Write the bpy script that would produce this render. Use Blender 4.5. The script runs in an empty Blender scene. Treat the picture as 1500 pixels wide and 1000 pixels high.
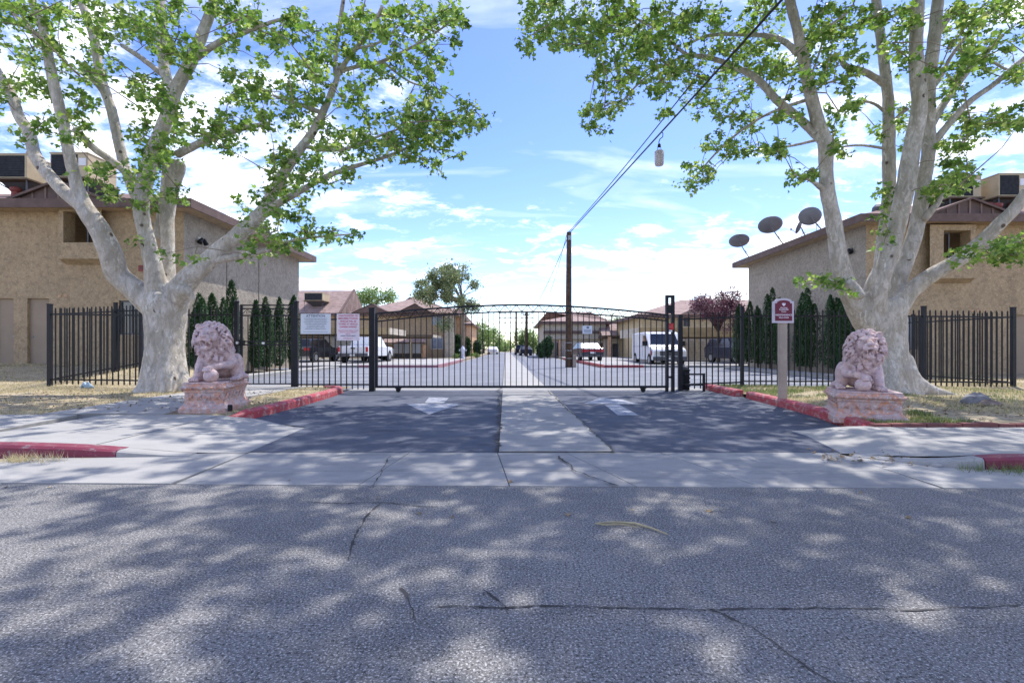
import bpy, math, random
import numpy as np
from mathutils import Vector, Matrix
random.seed(7); RNG = np.random.default_rng(11)
C = bpy.context.scene.collection
S = bpy.context.scene
F = 750.0; EYE = 1.09; HOR = 510.0
def R(a): return math.radians(a)

# ------------------------------------------------------------------ camera
cam = bpy.data.cameras.new('camera'); camo = bpy.data.objects.new('camera', cam); C.objects.link(camo)
camo.location = (0, 0, EYE); camo.rotation_euler = (R(90), 0, 0)
cam.sensor_width = 36; cam.lens = 18; cam.shift_y = 0.00667; cam.clip_start = 0.05; cam.clip_end = 3000
S.camera = camo
# ------------------------------------------------------------------ light
SUN_EL, SUN_AZ = 61.0, 33.0          # azimuth from +Y towards +X
sl = bpy.data.lights.new('sun', 'SUN'); sl.energy = 2.25; sl.angle = R(0.55); sl.color = (1.0, 0.955, 0.89)
so = bpy.data.objects.new('sun', sl); C.objects.link(so)
sd = Vector((math.sin(R(SUN_AZ))*math.cos(R(SUN_EL)), math.cos(R(SUN_AZ))*math.cos(R(SUN_EL)), math.sin(R(SUN_EL))))
so.rotation_euler = sd.to_track_quat('Z', 'Y').to_euler(); so.location = (0, 0, 40)
S.view_settings.view_transform = 'Standard'; S.view_settings.look = 'None'
S.view_settings.gamma = 1; S.view_settings.use_curve_mapping = False; S.view_settings.exposure = 1.42
S.render.engine = 'CYCLES'
try:
    S.cycles.use_denoising = True
except Exception: pass
S.cycles.max_bounces = 6; S.cycles.transparent_max_bounces = 6

def world():
    w = bpy.data.worlds.new('World'); S.world = w; w.use_nodes = True
    nt = w.node_tree; nt.nodes.clear(); N = nt.nodes.new; L = nt.links.new
    out = N('ShaderNodeOutputWorld'); mix = N('ShaderNodeMixShader')
    b1 = N('ShaderNodeBackground'); b2 = N('ShaderNodeBackground')
    sky = N('ShaderNodeTexSky'); sky.sky_type = 'NISHITA'; sky.sun_disc = False
    sky.sun_elevation = R(SUN_EL); sky.sun_rotation = R(SUN_AZ); sky.altitude = 700
    sky.air_density = 1.0; sky.dust_density = 0.6; sky.ozone_density = 2.0
    hs = N('ShaderNodeHueSaturation'); hs.inputs['Saturation'].default_value = 1.24; hs.inputs['Hue'].default_value = 0.520; hs.inputs['Value'].default_value = 0.93
    L(sky.outputs[0], hs.inputs['Color']); L(hs.outputs[0], b1.inputs[0]); b1.inputs[1].default_value = 0.12
    b2.inputs[0].default_value = (0.97, 0.985, 1.0, 1); b2.inputs[1].default_value = 0.70
    tc = N('ShaderNodeTexCoord'); sep = N('ShaderNodeSeparateXYZ'); L(tc.outputs['Generated'], sep.inputs[0])
    def M(op, a, b=None, c=None):
        m = N('ShaderNodeMath'); m.operation = op
        for i, v in enumerate((a, b, c)):
            if v is None: continue
            if isinstance(v, (int, float)): m.inputs[i].default_value = v
            else: L(v, m.inputs[i])
        return m.outputs[0]
    zz = M('MAXIMUM', sep.outputs[2], 0.02); zp = M('ADD', zz, 0.22)
    u = M('DIVIDE', sep.outputs[0], zp); v = M('DIVIDE', sep.outputs[1], zp)
    cmb = N('ShaderNodeCombineXYZ'); L(u, cmb.inputs[0]); L(v, cmb.inputs[1])
    mp = N('ShaderNodeMapping'); mp.inputs['Scale'].default_value = (1.0, 1.35, 1); mp.inputs['Rotation'].default_value = (0, 0, R(24)); mp.inputs['Location'].default_value = (3.1, 1.7, 0)
    L(cmb.outputs[0], mp.inputs[0])
    def noise(sc, det, rough, dist=0.0):
        n = N('ShaderNodeTexNoise'); n.inputs['Scale'].default_value = sc; n.inputs['Detail'].default_value = det
        n.inputs['Roughness'].default_value = rough; n.inputs['Distortion'].default_value = dist
        L(mp.outputs[0], n.inputs['Vector']); return n.outputs[0]
    big = noise(0.9, 3, 0.5); fine = noise(4.2, 10, 0.66, 0.25)
    # coverage: banks of cloud low and to both sides, clearer in the middle of the sky
    ax = M('ABSOLUTE', M('ADD', sep.outputs[0], 0.02))
    side = M('MULTIPLY', M('SMOOTH_MIN', ax, 0.55, 0.2), 0.26)
    low = M('MULTIPLY', M('MAXIMUM', M('SUBTRACT', 0.30, sep.outputs[2]), 0.0), 0.36)
    dens = M('ADD', M('MULTIPLY', big, 0.55), M('MULTIPLY', fine, 0.85))
    dens = M('ADD', M('ADD', dens, side), low)
    mr = N('ShaderNodeMapRange'); mr.interpolation_type = 'SMOOTHSTEP'
    L(dens, mr.inputs[0]); mr.inputs[1].default_value = 0.775; mr.inputs[2].default_value = 0.99
    mr.inputs[3].default_value = 0.0; mr.inputs[4].default_value = 0.96
    cr = N('ShaderNodeMapRange'); L(noise(7.5, 6, 0.6, 0.2), cr.inputs[0]); cr.inputs[1].default_value = 0.35; cr.inputs[2].default_value = 0.6; cr.inputs[3].default_value = 0.62; cr.inputs[4].default_value = 1.0; L(cr.outputs[0], b2.inputs[1])
    # wisps
    wv = N('ShaderNodeTexNoise'); wv.inputs['Scale'].default_value = 1.3; wv.inputs['Detail'].default_value = 7; wv.inputs['Distortion'].default_value = 1.2
    mp2 = N('ShaderNodeMapping'); mp2.inputs['Scale'].default_value = (0.9, 2.6, 1); mp2.inputs['Rotation'].default_value = (0, 0, R(-30)); L(cmb.outputs[0], mp2.inputs[0]); L(mp2.outputs[0], wv.inputs['Vector'])
    mw = N('ShaderNodeMapRange'); L(wv.outputs[0], mw.inputs[0]); mw.inputs[1].default_value = 0.55; mw.inputs[2].default_value = 0.82; mw.inputs[4].default_value = 0.38
    fac = M('MAXIMUM', mr.outputs[0], mw.outputs[0])
    L(fac, mix.inputs[0]); L(b1.outputs[0], mix.inputs[1]); L(b2.outputs[0], mix.inputs[2]); L(mix.outputs[0], out.inputs[0])
world()

# ------------------------------------------------------------------ helpers
def P(px, py, d): return Vector(((px-750)*d/F, d, EYE+(HOR-py)*d/F))     # a point of the place seen at px,py, d metres away
def G(px, py, z=0.0):
    d = (EYE-z)*F/(py-HOR); return Vector(((px-750)*d/F, d, z))
def sstep(a, b, x):
    t = min(1, max(0, (x-a)/(b-a))); return t*t*(3-2*t)

class MB:
    def __init__(s): s.v = []; s.f = []; s.sm = False
    def quad(s, a, b, c, d):
        n = len(s.v); s.v += [tuple(a), tuple(b), tuple(c), tuple(d)]; s.f.append((n, n+1, n+2, n+3)); return s
    def poly(s, pts):
        n = len(s.v); s.v += [tuple(p) for p in pts]; s.f.append(tuple(range(n, n+len(pts)))); return s
    def box(s, x0, x1, y0, y1, z0, z1, rot=None, piv=None):
        p = [(x0,y0,z0),(x1,y0,z0),(x1,y1,z0),(x0,y1,z0),(x0,y0,z1),(x1,y0,z1),(x1,y1,z1),(x0,y1,z1)]
        if rot:
            m = Matrix.Rotation(rot, 3, 'Z'); pv = Vector(piv or ((x0+x1)/2, (y0+y1)/2, 0))
            p = [tuple(m @ (Vector(q)-pv) + pv) for q in p]
        n = len(s.v); s.v += p
        s.f += [tuple(n+i for i in f) for f in ((0,3,2,1),(4,5,6,7),(0,1,5,4),(1,2,6,5),(2,3,7,6),(3,0,4,7))]; return s
    def prism(s, pts, off):                        # polygon + offset vector
        n = len(s.v); k = len(pts); off = Vector(off)
        s.v += [tuple(p) for p in pts] + [tuple(Vector(p)+off) for p in pts]
        s.f.append(tuple(n+i for i in range(k))[::-1]); s.f.append(tuple(n+k+i for i in range(k)))
        for i in range(k): s.f.append((n+i, n+(i+1)%k, n+k+(i+1)%k, n+k+i))
        return s
    def tube(s, path, rad, n=8, cap=True, wob=0.0):
        path = [Vector(p) for p in path]
        if isinstance(rad, (int, float)): rad = [rad]*len(path)
        base = len(s.v); up = None
        for i, p in enumerate(path):
            t = (path[min(i+1, len(path)-1)]-path[max(i-1, 0)])
            if t.length < 1e-9: t = Vector((0,0,1))
            t.normalize()
            if up is None: up = t.orthogonal().normalized()
            else:
                up = up - t*up.dot(t)
                up = up.normalized() if up.length > 1e-6 else t.orthogonal().normalized()
            bi = t.cross(up)
            for k in range(n):
                a = 2*math.pi*k/n; r = rad[i]*(1+wob*(random.random()-.5))
                s.v.append(tuple(p+(up*math.cos(a)+bi*math.sin(a))*r))
        for i in range(len(path)-1):
            for k in range(n):
                a = base+i*n+k; b = base+i*n+(k+1)%n; s.f.append((a, b, b+n, a+n))
        if cap:
            s.f.append(tuple(base+k for k in range(n))[::-1]); s.f.append(tuple(base+(len(path)-1)*n+k for k in range(n)))
        return s
    def lathe(s, prof, c=(0,0,0), n=16):
        base = len(s.v)
        for r, z in prof:
            for k in range(n):
                a = 2*math.pi*k/n; s.v.append((c[0]+r*math.cos(a), c[1]+r*math.sin(a), c[2]+z))
        for i in range(len(prof)-1):
            for k in range(n):
                a = base+i*n+k; b = base+i*n+(k+1)%n; s.f.append((a, b, b+n, a+n))
        s.f.append(tuple(base+k for k in range(n))[::-1]); s.f.append(tuple(base+(len(prof)-1)*n+k for k in range(n)))
        return s
    def mesh(s, name, m, off=(0,0,0)):
        me = bpy.data.meshes.new(name); ox, oy, oz = off
        me.from_pydata([(x-ox, y-oy, z-oz) for x, y, z in s.v], [], s.f)
        if m: me.materials.append(m)
        if s.sm: me.shade_smooth()
        return me
    def build(s, name, m, parent=None, world=True, bevel=0.0, smooth=False):
        """world=True: the vertices are in world space; the object is moved to its own base."""
        s.sm = smooth
        if parent is not None:
            off = tuple(parent.matrix_basis.translation) if world and not parent.get('_local') else (0,0,0)
            if world and parent.parent is not None and not parent.get('_local'):
                off = tuple(Vector(off)+parent.parent.matrix_basis.translation)
            o = bpy.data.objects.new(name, s.mesh(name, m, off)); C.objects.link(o); o.parent = parent
        else:
            if world:
                a = np.array(s.v); off = ((a[:,0].min()+a[:,0].max())/2, (a[:,1].min()+a[:,1].max())/2, a[:,2].min())
            else: off = (0,0,0)
            o = bpy.data.objects.new(name, s.mesh(name, m, off)); C.objects.link(o); o.location = off
        if bevel:
            b = o.modifiers.new('b', 'BEVEL'); b.width = bevel; b.segments = 2; b.limit_method = 'ANGLE'
        return o
def tag(o, label=None, cat=None, group=None, kind=None):
    if label: o['label'] = label
    if cat: o['category'] = cat
    if group: o['group'] = group
    if kind: o['kind'] = kind
    return o
def thing(name, label, cat, loc=(0,0,0), rz=0.0, group=None, local=False):
    o = bpy.data.objects.new(name, None); C.objects.link(o); o.location = loc; o.rotation_euler = (0,0,rz)
    o.empty_display_size = 0.2
    if local or rz: o['_local'] = 1
    return tag(o, label, cat, group)
def struct(name, mb, m, **k): return tag(mb.build(name, m, **k), kind='structure')
def inst(name, me, parent, loc=(0,0,0), rz=0.0, scale=None):
    o = bpy.data.objects.new(name, me); C.objects.link(o); o.parent = parent; o.location = loc; o.rotation_euler = (0,0,rz)
    if scale: o.scale = scale
    return o
def dup(root, loc=None, rz=None, label=None):
    r = root.copy(); C.objects.link(r)
    if loc is not None: r.location = loc
    if rz is not None: r.rotation_euler = (0,0,rz)
    if label: r['label'] = label
    for ch in list(root.children):
        c = ch.copy(); C.objects.link(c); c.parent = r
        for g in ch.children:
            d = g.copy(); C.objects.link(d); d.parent = c
    return r
def np_mesh(name, verts, faces_flat, starts, m, parent=None, loc=(0,0,0), smooth=False):
    me = bpy.data.meshes.new(name); nv = len(verts)
    me.vertices.add(nv); me.vertices.foreach_set('co', np.asarray(verts, dtype=np.float32).ravel())
    me.loops.add(len(faces_flat)); me.loops.foreach_set('vertex_index', np.asarray(faces_flat, dtype=np.int32))
    me.polygons.add(len(starts)); me.polygons.foreach_set('loop_start', np.asarray(starts, dtype=np.int32))
    me.update(calc_edges=True); me.validate()
    if smooth: me.shade_smooth()
    me.materials.append(m)
    o = bpy.data.objects.new(name, me); C.objects.link(o); o.location = loc
    if parent: o.parent = parent
    return o
def catmull(pts, n=6):
    pts = [np.array(p, float) for p in pts]; q = [2*pts[0]-pts[1]]+pts+[2*pts[-1]-pts[-2]]; out = []
    for i in range(1, len(q)-2):
        for k in range(n):
            t = k/n; a, b, c, d = q[i-1], q[i], q[i+1], q[i+2]
            out.append(0.5*((2*b)+(-a+c)*t+(2*a-5*b+4*c-d)*t*t+(-a+3*b-3*c+d)*t**3))
    out.append(pts[-1]); return out

# ------------------------------------------------------------------ materials
class NT:
    def __init__(s, name):
        s.m = bpy.data.materials.new(name); s.m.use_nodes = True; s.t = s.m.node_tree
        s.b = s.t.nodes['Principled BSDF']; s.out = s.t.nodes['Material Output']
        g = s.t.nodes.new('ShaderNodeNewGeometry'); s.pos = g.outputs['Position']; s.geo = g
        tc = s.t.nodes.new('ShaderNodeTexCoord'); s.obj = tc.outputs['Object']
    def L(s, a, b): s.t.links.new(a, b)
    def noise(s, scale, det=4, rough=0.55, vec=None, dist=0, sxyz=None):
        n = s.t.nodes.new('ShaderNodeTexNoise'); n.inputs['Scale'].default_value = scale; n.inputs['Detail'].default_value = det
        n.inputs['Roughness'].default_value = rough; n.inputs['Distortion'].default_value = dist
        v = vec if vec is not None else s.pos
        if sxyz:
            mp = s.t.nodes.new('ShaderNodeMapping'); mp.inputs['Scale'].default_value = sxyz; s.L(v, mp.inputs[0]); v = mp.outputs[0]
        s.L(v, n.inputs['Vector']); return n.outputs[0]
    def vor(s, scale, feat='F1', out=0, vec=None):
        n = s.t.nodes.new('ShaderNodeTexVoronoi'); n.feature = feat; n.inputs['Scale'].default_value = scale
        s.L(vec if vec is not None else s.pos, n.inputs['Vector']); return n.outputs[out]
    def ramp(s, fac, stops):
        r = s.t.nodes.new('ShaderNodeValToRGB'); e = r.color_ramp.elements
        while len(e) < len(stops): e.new(0.5)
        for i, (p, c) in enumerate(stops):
            e[i].position = p; e[i].color = (*c, 1) if len(c) == 3 else c
        s.L(fac, r.inputs[0]); return r.outputs[0]
    def mix(s, fac, a, b, mode='MIX'):
        m = s.t.nodes.new('ShaderNodeMix'); m.data_type = 'RGBA'; m.blend_type = mode; m.clamp_result = False
        for v, i in ((fac, m.inputs[0]), (a, m.inputs[6]), (b, m.inputs[7])):
            if hasattr(v, 'is_linked'): s.L(v, i)
            elif isinstance(v, (int, float)): i.default_value = v
            else: i.default_value = (*v, 1)
        return m.outputs[2]
    def math(s, op, a, b=0.0):
        m = s.t.nodes.new('ShaderNodeMath'); m.operation = op
        for v, i in ((a, m.inputs[0]), (b, m.inputs[1])):
            if hasattr(v, 'is_linked'): s.L(v, i)
            else: i.default_value = v
        return m.outputs[0]
    def rng(s, fac, a, b, c, d):
        m = s.t.nodes.new('ShaderNodeMapRange'); s.L(fac, m.inputs[0])
        for i, v in enumerate((a, b, c, d)): m.inputs[i+1].default_value = v
        return m.outputs[0]
    def bump(s, h, strength=0.3, dist=0.01):
        b = s.t.nodes.new('ShaderNodeBump'); b.inputs['Strength'].default_value = strength; b.inputs['Distance'].default_value = dist
        s.L(h, b.inputs['Height']); s.L(b.outputs[0], s.b.inputs['Normal'])
    def col(s, c):
        if hasattr(c, 'is_linked'): s.L(c, s.b.inputs['Base Color'])
        else: s.b.inputs['Base Color'].default_value = (*c, 1)
    def set(s, rough=0.8, metal=0.0, spec=0.3):
        s.b.inputs['Roughness'].default_value = rough; s.b.inputs['Metallic'].default_value = metal
        s.b.inputs['Specular IOR Level'].default_value = spec; return s.m

def pmat(name, c, rough=0.75, var=0.18, scale=2.5, fine=45, bump=0.25, bd=0.004, metal=0.0, spec=0.3, c2=None, obj=False):
    n = NT(name); v = n.obj if obj else n.pos
    a = n.noise(scale, 6, 0.6, vec=v); f = n.noise(fine, 3, 0.6, vec=v)
    dark = tuple(x*(1-var*1.6) for x in (c2 or c)); light = tuple(min(1, x*(1+var)) for x in c)
    cc = n.ramp(a, [(0.3, dark), (0.68, light)])
    cc = n.mix(n.rng(f, 0.3, 0.7, 0.0, 0.35*min(1, var*3)), cc, tuple(x*0.6 for x in c))
    n.col(cc); n.bump(f, bump, bd); return n.set(rough, metal, spec)

def asphalt_mat(name, lo, hi, grain=85, stain=0.4, speck=0.5, spk=(0.42,0.41,0.40)):
    n = NT(name)
    a = n.noise(0.55, 6, 0.6); b = n.noise(4.0, 5, 0.6)
    c = n.ramp(a, [(0.32, lo), (0.68, hi)])
    c = n.mix(n.rng(b, 0.45, 0.75, 0.0, stain), c, tuple(x*0.62 for x in lo))
    st_ = n.noise(2.3, 4, 0.55, sxyz=(0.6,1.6,1)); c = n.mix(n.rng(st_, 0.60, 0.66, 0.0, stain*1.1), c, tuple(x*0.6 for x in lo))
    g = n.noise(grain, 2, 0.7); g2 = n.noise(grain*0.72, 3, 0.7)
    c = n.mix(n.rng(g, 0.52, 0.66, 0.0, speck), c, spk)
    c = n.mix(n.rng(g2, 0.36, 0.48, speck*1.2, 0.0), c, tuple(x*0.32 for x in lo))
    n.col(c); n.bump(n.math('ADD', g, g2), 0.55, 0.008); return n.set(0.82, 0, 0.25)
M = {}
M['street'] = asphalt_mat('street_asphalt', (0.145,0.141,0.138), (0.21,0.205,0.20), 105, 0.4, 0.95, (0.55,0.54,0.53))
M['drive'] = asphalt_mat('driveway_asphalt', (0.062,0.073,0.105), (0.115,0.128,0.165), 110, 0.55, 0.3, (0.3,0.31,0.34))
M['lot'] = asphalt_mat('parking_asphalt', (0.15,0.16,0.19), (0.21,0.22,0.25), 60, 0.3, 0.2, (0.36,0.36,0.37))
def concrete(name, lo, hi, stain=0.35):
    n = NT(name); a = n.noise(0.9, 6, 0.65); b = n.noise(5.5, 6, 0.6, sxyz=(0.5,1.5,1)); f = n.noise(110, 2, 0.6)
    c = n.ramp(a, [(0.3, lo), (0.7, hi)])
    c = n.mix(n.rng(b, 0.5, 0.8, 0.0, stain), c, tuple(x*0.55 for x in lo))
    c = n.mix(n.rng(f, 0.35, 0.65, 0.0, 0.22), c, tuple(x*0.6 for x in lo))
    s = n.vor(9.0); c = n.mix(n.rng(s, 0.05, 0.02, 0.0, 0.5), c, (0.09,0.085,0.08))
    n.col(c); n.bump(f, 0.35, 0.004); return n.set(0.85, 0, 0.25)
M['litter'] = pmat('dry_leaf_litter', (0.30,0.22,0.13), 0.9, 0.4, 30)
M['conc'] = concrete('sidewalk_concrete', (0.31,0.305,0.295), (0.40,0.39,0.375))
M['apron'] = concrete('apron_concrete', (0.27,0.267,0.265), (0.37,0.362,0.35), 0.7)
M['crack'] = pmat('crack_dirt', (0.075,0.07,0.066), 0.95, 0.3)
M['paint'] = None
def worn_paint(name, c, under, amt=0.5, sc=9):
    n = NT(name); a = n.noise(sc, 8, 0.7); b = n.noise(1.6, 4, 0.6); f = n.noise(60, 3)
    cc = n.ramp(b, [(0.3, tuple(x*0.8 for x in c)), (0.7, c)])
    cc = n.mix(n.rng(a, 0.63-0.16*amt, 0.70-0.12*amt, 0.0, 0.85), cc, under)
    n.col(cc); n.bump(f, 0.3, 0.003); return n.set(0.6, 0, 0.35)
M['redkerb'] = worn_paint('red_kerb_paint', (0.42,0.055,0.07), (0.40,0.27,0.25), 0.85, 11)
M['maroonkerb'] = worn_paint('maroon_kerb_paint', (0.22,0.035,0.065), (0.26,0.22,0.22), 0.5, 16)
M['pinkkerb'] = worn_paint('faded_kerb_paint', (0.42,0.20,0.25), (0.40,0.37,0.36), 0.6)
M['arrow'] = worn_paint('arrow_paint', (0.33,0.34,0.38), (0.12,0.13,0.16), 0.85, 11)
M['line'] = worn_paint('line_paint', (0.7,0.7,0.7), (0.35,0.35,0.38), 0.5)
def soil():
    n = NT('dry_soil'); a = n.noise(1.1, 7, 0.65); b = n.noise(8, 6, 0.65); f = n.noise(70, 3, 0.7)
    c = n.ramp(a, [(0.30, (0.20,0.16,0.105)), (0.46, (0.38,0.32,0.22)), (0.62, (0.48,0.41,0.29)), (0.8, (0.30,0.26,0.14))])
    c = n.mix(n.rng(b, 0.42, 0.7, 0.0, 0.65), c, (0.15,0.115,0.07)); c = n.mix(n.rng(f, 0.5, 0.7, 0, 0.5), c, (0.5,0.44,0.31))
    n.col(c); n.bump(n.math('ADD', b, f), 0.6, 0.02); return n.set(0.95, 0, 0.1)
M['soil'] = soil()
M['field'] = pmat('desert_ground', (0.36,0.31,0.22), 0.95, 0.3, 0.3, 20, 0.3)
def stucco(name, c):
    n = NT(name); a = n.noise(1.3, 6, 0.65); b = n.noise(6, 6, 0.65); st = n.noise(2.2, 5, 0.6, sxyz=(3.0,3.0,0.35)); f = n.noise(16, 5, 0.7)
    cc = n.ramp(a, [(0.3, tuple(x*0.82 for x in c)), (0.7, tuple(x*1.12 for x in c))])
    cc = n.mix(n.rng(b, 0.48, 0.60, 0, 0.75), cc, tuple(x*0.66 for x in c))
    cc = n.mix(n.rng(st, 0.5, 0.75, 0, 0.35), cc, (c[0]*0.62, c[1]*0.63, c[2]*0.68))
    cc = n.mix(n.rng(f, 0.53, 0.62, 0, 0.6), cc, tuple(min(1, x*1.45) for x in c))
    n.col(cc); n.bump(n.math('ADD', f, n.math('MULTIPLY', b, 1.5)), 0.9, 0.02); return n.set(0.92, 0, 0.15)
M['stucco'] = stucco('tan_stucco', (0.42,0.315,0.20)); M['stucco_g'] = stucco('grey_tan_stucco', (0.36,0.315,0.26))
M['stucco_y'] = stucco('cream_stucco', (0.52,0.42,0.26)); M['stucco_p'] = stucco('peach_stucco', (0.60,0.38,0.24))
M['stucco_w'] = stucco('pale_stucco', (0.55,0.49,0.40))
M['fascia'] = pmat('brown_fascia', (0.14,0.093,0.08), 0.7, 0.2, 3)
M['carfascia'] = pmat('tan_fascia', (0.36,0.27,0.14), 0.7, 0.15, 3); M['darkbeam'] = pmat('dark_beam', (0.13,0.095,0.06), 0.7, 0.2, 3)
def shingle(name, c):
    n = NT(name); w = n.t.nodes.new('ShaderNodeTexBrick'); w.inputs['Scale'].default_value = 1.0
    w.inputs['Brick Width'].default_value = 0.33; w.inputs['Row Height'].default_value = 0.14; w.inputs['Mortar Size'].default_value = 0.012
    w.inputs['Color1'].default_value = (*c, 1); w.inputs['Color2'].default_value = (*[x*0.72 for x in c], 1); w.inputs['Mortar'].default_value = (*[x*0.4 for x in c], 1)
    n.L(n.pos, w.inputs['Vector']); a = n.noise(1.4, 5)
    n.col(n.mix(n.rng(a, 0.4, 0.7, 0, 0.45), w.outputs[0], tuple(x*1.25 for x in c))); f = n.noise(50, 3); n.bump(f, 0.5, 0.01); return n.set(0.9, 0, 0.15)
M['shingle'] = shingle('brown_shingle', (0.25,0.175,0.15)); M['shingle_p'] = shingle('pinkish_shingle', (0.36,0.265,0.235))
M['door'] = pmat('tan_door_paint', (0.33,0.255,0.185), 0.6, 0.08, 1.5)
M['browndoor'] = pmat('brown_door_paint', (0.16,0.07,0.045), 0.5, 0.1)
def glass(name, c, rough=0.12):
    n = NT(name); a = n.noise(1.5, 2); n.col(n.ramp(a, [(0.35, tuple(x*0.55 for x in c)), (0.65, c)])); return n.set(rough, 0, 0.8)
M['glass'] = glass('window_glass', (0.05,0.06,0.08)); M['glass_l'] = glass('curtained_glass', (0.30,0.34,0.42), 0.25)
M['carglass'] = glass('car_glass', (0.02,0.024,0.03), 0.06)
M['winframe'] = pmat('dark_window_frame', (0.10,0.10,0.11), 0.4, 0.1, metal=0.3); M['whiteframe'] = pmat('white_window_frame', (0.7,0.7,0.68), 0.5, 0.06)
M['iron'] = pmat('black_iron', (0.010,0.011,0.014), 0.5, 0.3, 6, 60, 0.2, 0.002, 0.0, 0.25)
M['iron_b'] = pmat('weathered_iron', (0.012,0.013,0.019), 0.5, 0.3, 6, 60, 0.2, 0.002, 0.0, 0.28)
M['steel'] = pmat('galvanised_steel', (0.45,0.46,0.48), 0.4, 0.15, 4, metal=0.7)
def bark():
    n = NT('pale_sycamore_bark'); a = n.noise(2.6, 5, 0.6, dist=0.8, sxyz=(1.6,1.6,0.7)); b = n.noise(9, 5, 0.65, sxyz=(1.5,1.5,0.6)); f = n.noise(45, 4, 0.65, sxyz=(1,1,0.4)); k = n.noise(14, 3, 0.5, dist=0.6)
    c = n.ramp(a, [(0.28, (0.29,0.25,0.20)), (0.42, (0.44,0.395,0.34)), (0.56, (0.58,0.53,0.475)), (0.72, (0.69,0.65,0.60))])
    c = n.mix(n.rng(b, 0.50, 0.58, 0, 0.6), c, (0.40,0.345,0.255)); pt_ = n.vor(3.2, 'F1', 1); c = n.mix(n.rng(n.noise(3.3,5,.6,dist=1.5,sxyz=(1.8,1.8,.9)), 0.53, 0.56, 0, 0.6), c, (0.36,0.335,0.29)); c = n.mix(n.rng(n.noise(4.1,5,.6,dist=1.2,sxyz=(1.7,1.7,.8)), 0.40, 0.36, 0, 0.7), c, (0.74,0.70,0.64)); c = n.mix(n.rng(f, 0.58, 0.72, 0, 0.55), c, (0.14,0.12,0.10))
    vd = n.vor(3.1); vc = n.vor(3.1, 'F1', 1); kn = n.math('MULTIPLY', n.rng(vd, 0.17, 0.11, 0, 1), n.math('GREATER_THAN', n.noise(1.9,2,.5), 0.5)); c = n.mix(kn, c, (0.11,0.085,0.065))
    n.col(c); n.bump(n.math('ADD', f, n.math('MULTIPLY', b, 1.4)), 0.8, 0.03); return n.set(0.8, 0, 0.25)
M['bark'] = bark()
M['twig'] = pmat('twig_bark', (0.26,0.21,0.15), 0.85, 0.3)
M['darkbark'] = pmat('dark_bark', (0.10,0.075,0.055), 0.9, 0.3); M['pole'] = pmat('creosoted_pole', (0.115,0.068,0.042), 0.85, 0.35, 5)
def leaf(name, stops, trans=0.42, rough=0.45):
    n = NT(name); c = n.ramp(n.geo.outputs['Random Per Island'], stops); c = n.mix(n.rng(n.noise(2.2,2), .35, .65, 0, .5), c, tuple(q*1.35 for q in stops[1][1]), 'MIX'); n.col(c); n.set(rough, 0, 0.35)
    tr = n.t.nodes.new('ShaderNodeBsdfTranslucent'); mx = n.t.nodes.new('ShaderNodeMixShader'); mx.inputs[0].default_value = trans
    hs = n.t.nodes.new('ShaderNodeHueSaturation'); hs.inputs['Value'].default_value = 1.6; hs.inputs['Saturation'].default_value = 1.1; n.L(c, hs.inputs['Color']); n.L(hs.outputs[0], tr.inputs[0])
    n.L(n.b.outputs[0], mx.inputs[1]); n.L(tr.outputs[0], mx.inputs[2]); n.L(mx.outputs[0], n.out.inputs[0]); return n.m
M['leaf'] = leaf('sycamore_leaf', [(0, (0.05,0.105,0.025)), (0.4, (0.135,0.225,0.05)), (0.8, (0.26,0.35,0.09)), (1, (0.42,0.46,0.17))], 0.45)
M['cypress'] = leaf('cypress_foliage', [(0, (0.012,0.040,0.014)), (0.7, (0.030,0.078,0.024)), (1, (0.07,0.13,0.035))], 0.15, 0.6)
M['pine'] = leaf('pine_foliage', [(0, (0.10,0.14,0.08)), (0.6, (0.20,0.24,0.11)), (1, (0.32,0.34,0.17))], 0.25, 0.6)
M['fartree'] = leaf('far_tree_foliage', [(0, (0.09,0.15,0.05)), (0.6, (0.17,0.25,0.08)), (1, (0.28,0.34,0.13))], 0.3, 0.6)
M['purple'] = leaf('plum_foliage', [(0, (0.05,0.018,0.035)), (0.6, (0.12,0.05,0.07)), (1, (0.24,0.13,0.14))], 0.25, 0.5)
M['grass'] = leaf('dry_grass_blades', [(0, (0.36,0.29,0.17)), (0.45, (0.52,0.45,0.28)), (0.82, (0.46,0.42,0.25)), (0.88, (0.18,0.21,0.07)), (1, (0.12,0.17,0.05))], 0.25, 0.8)
M['green'] = leaf('weed_blades', [(0, (0.06,0.11,0.03)), (0.7, (0.15,0.20,0.07)), (1, (0.33,0.31,0.16))], 0.25, 0.7)
def marble(name, a0, b0, c0, orange=0.5):
    n = NT(name); v = n.obj; a = n.noise(3.2, 7, 0.65, vec=v, dist=0.8); b = n.noise(7.5, 6, 0.7, vec=v, dist=1.0); d = n.noise(17, 5, 0.65, vec=v); f = n.noise(90, 3, 0.6, vec=v)
    c = n.ramp(a, [(0.32, a0), (0.5, b0), (0.68, a0)])
    c = n.mix(n.rng(b, 0.60-0.20*orange, 0.70-0.12*orange, 0, 0.9), c, c0)
    c = n.mix(n.rng(d, 0.55, 0.62, 0, 0.6), c, (0.24,0.215,0.23)); c = n.mix(n.rng(d, 0.43, 0.35, 0, 0.75), c, (0.78,0.68,0.62))
    n.col(c); n.bump(n.math('ADD', f, d), 0.4, 0.006); return n.set(0.6, 0, 0.35)
M['marble'] = marble('pink_marble', (0.62,0.43,0.38), (0.55,0.42,0.43), (0.64,0.38,0.28), 0.3)
M['marble_b'] = marble('mottled_red_marble', (0.58,0.40,0.34), (0.48,0.38,0.37), (0.62,0.25,0.12), 0.7)
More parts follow.
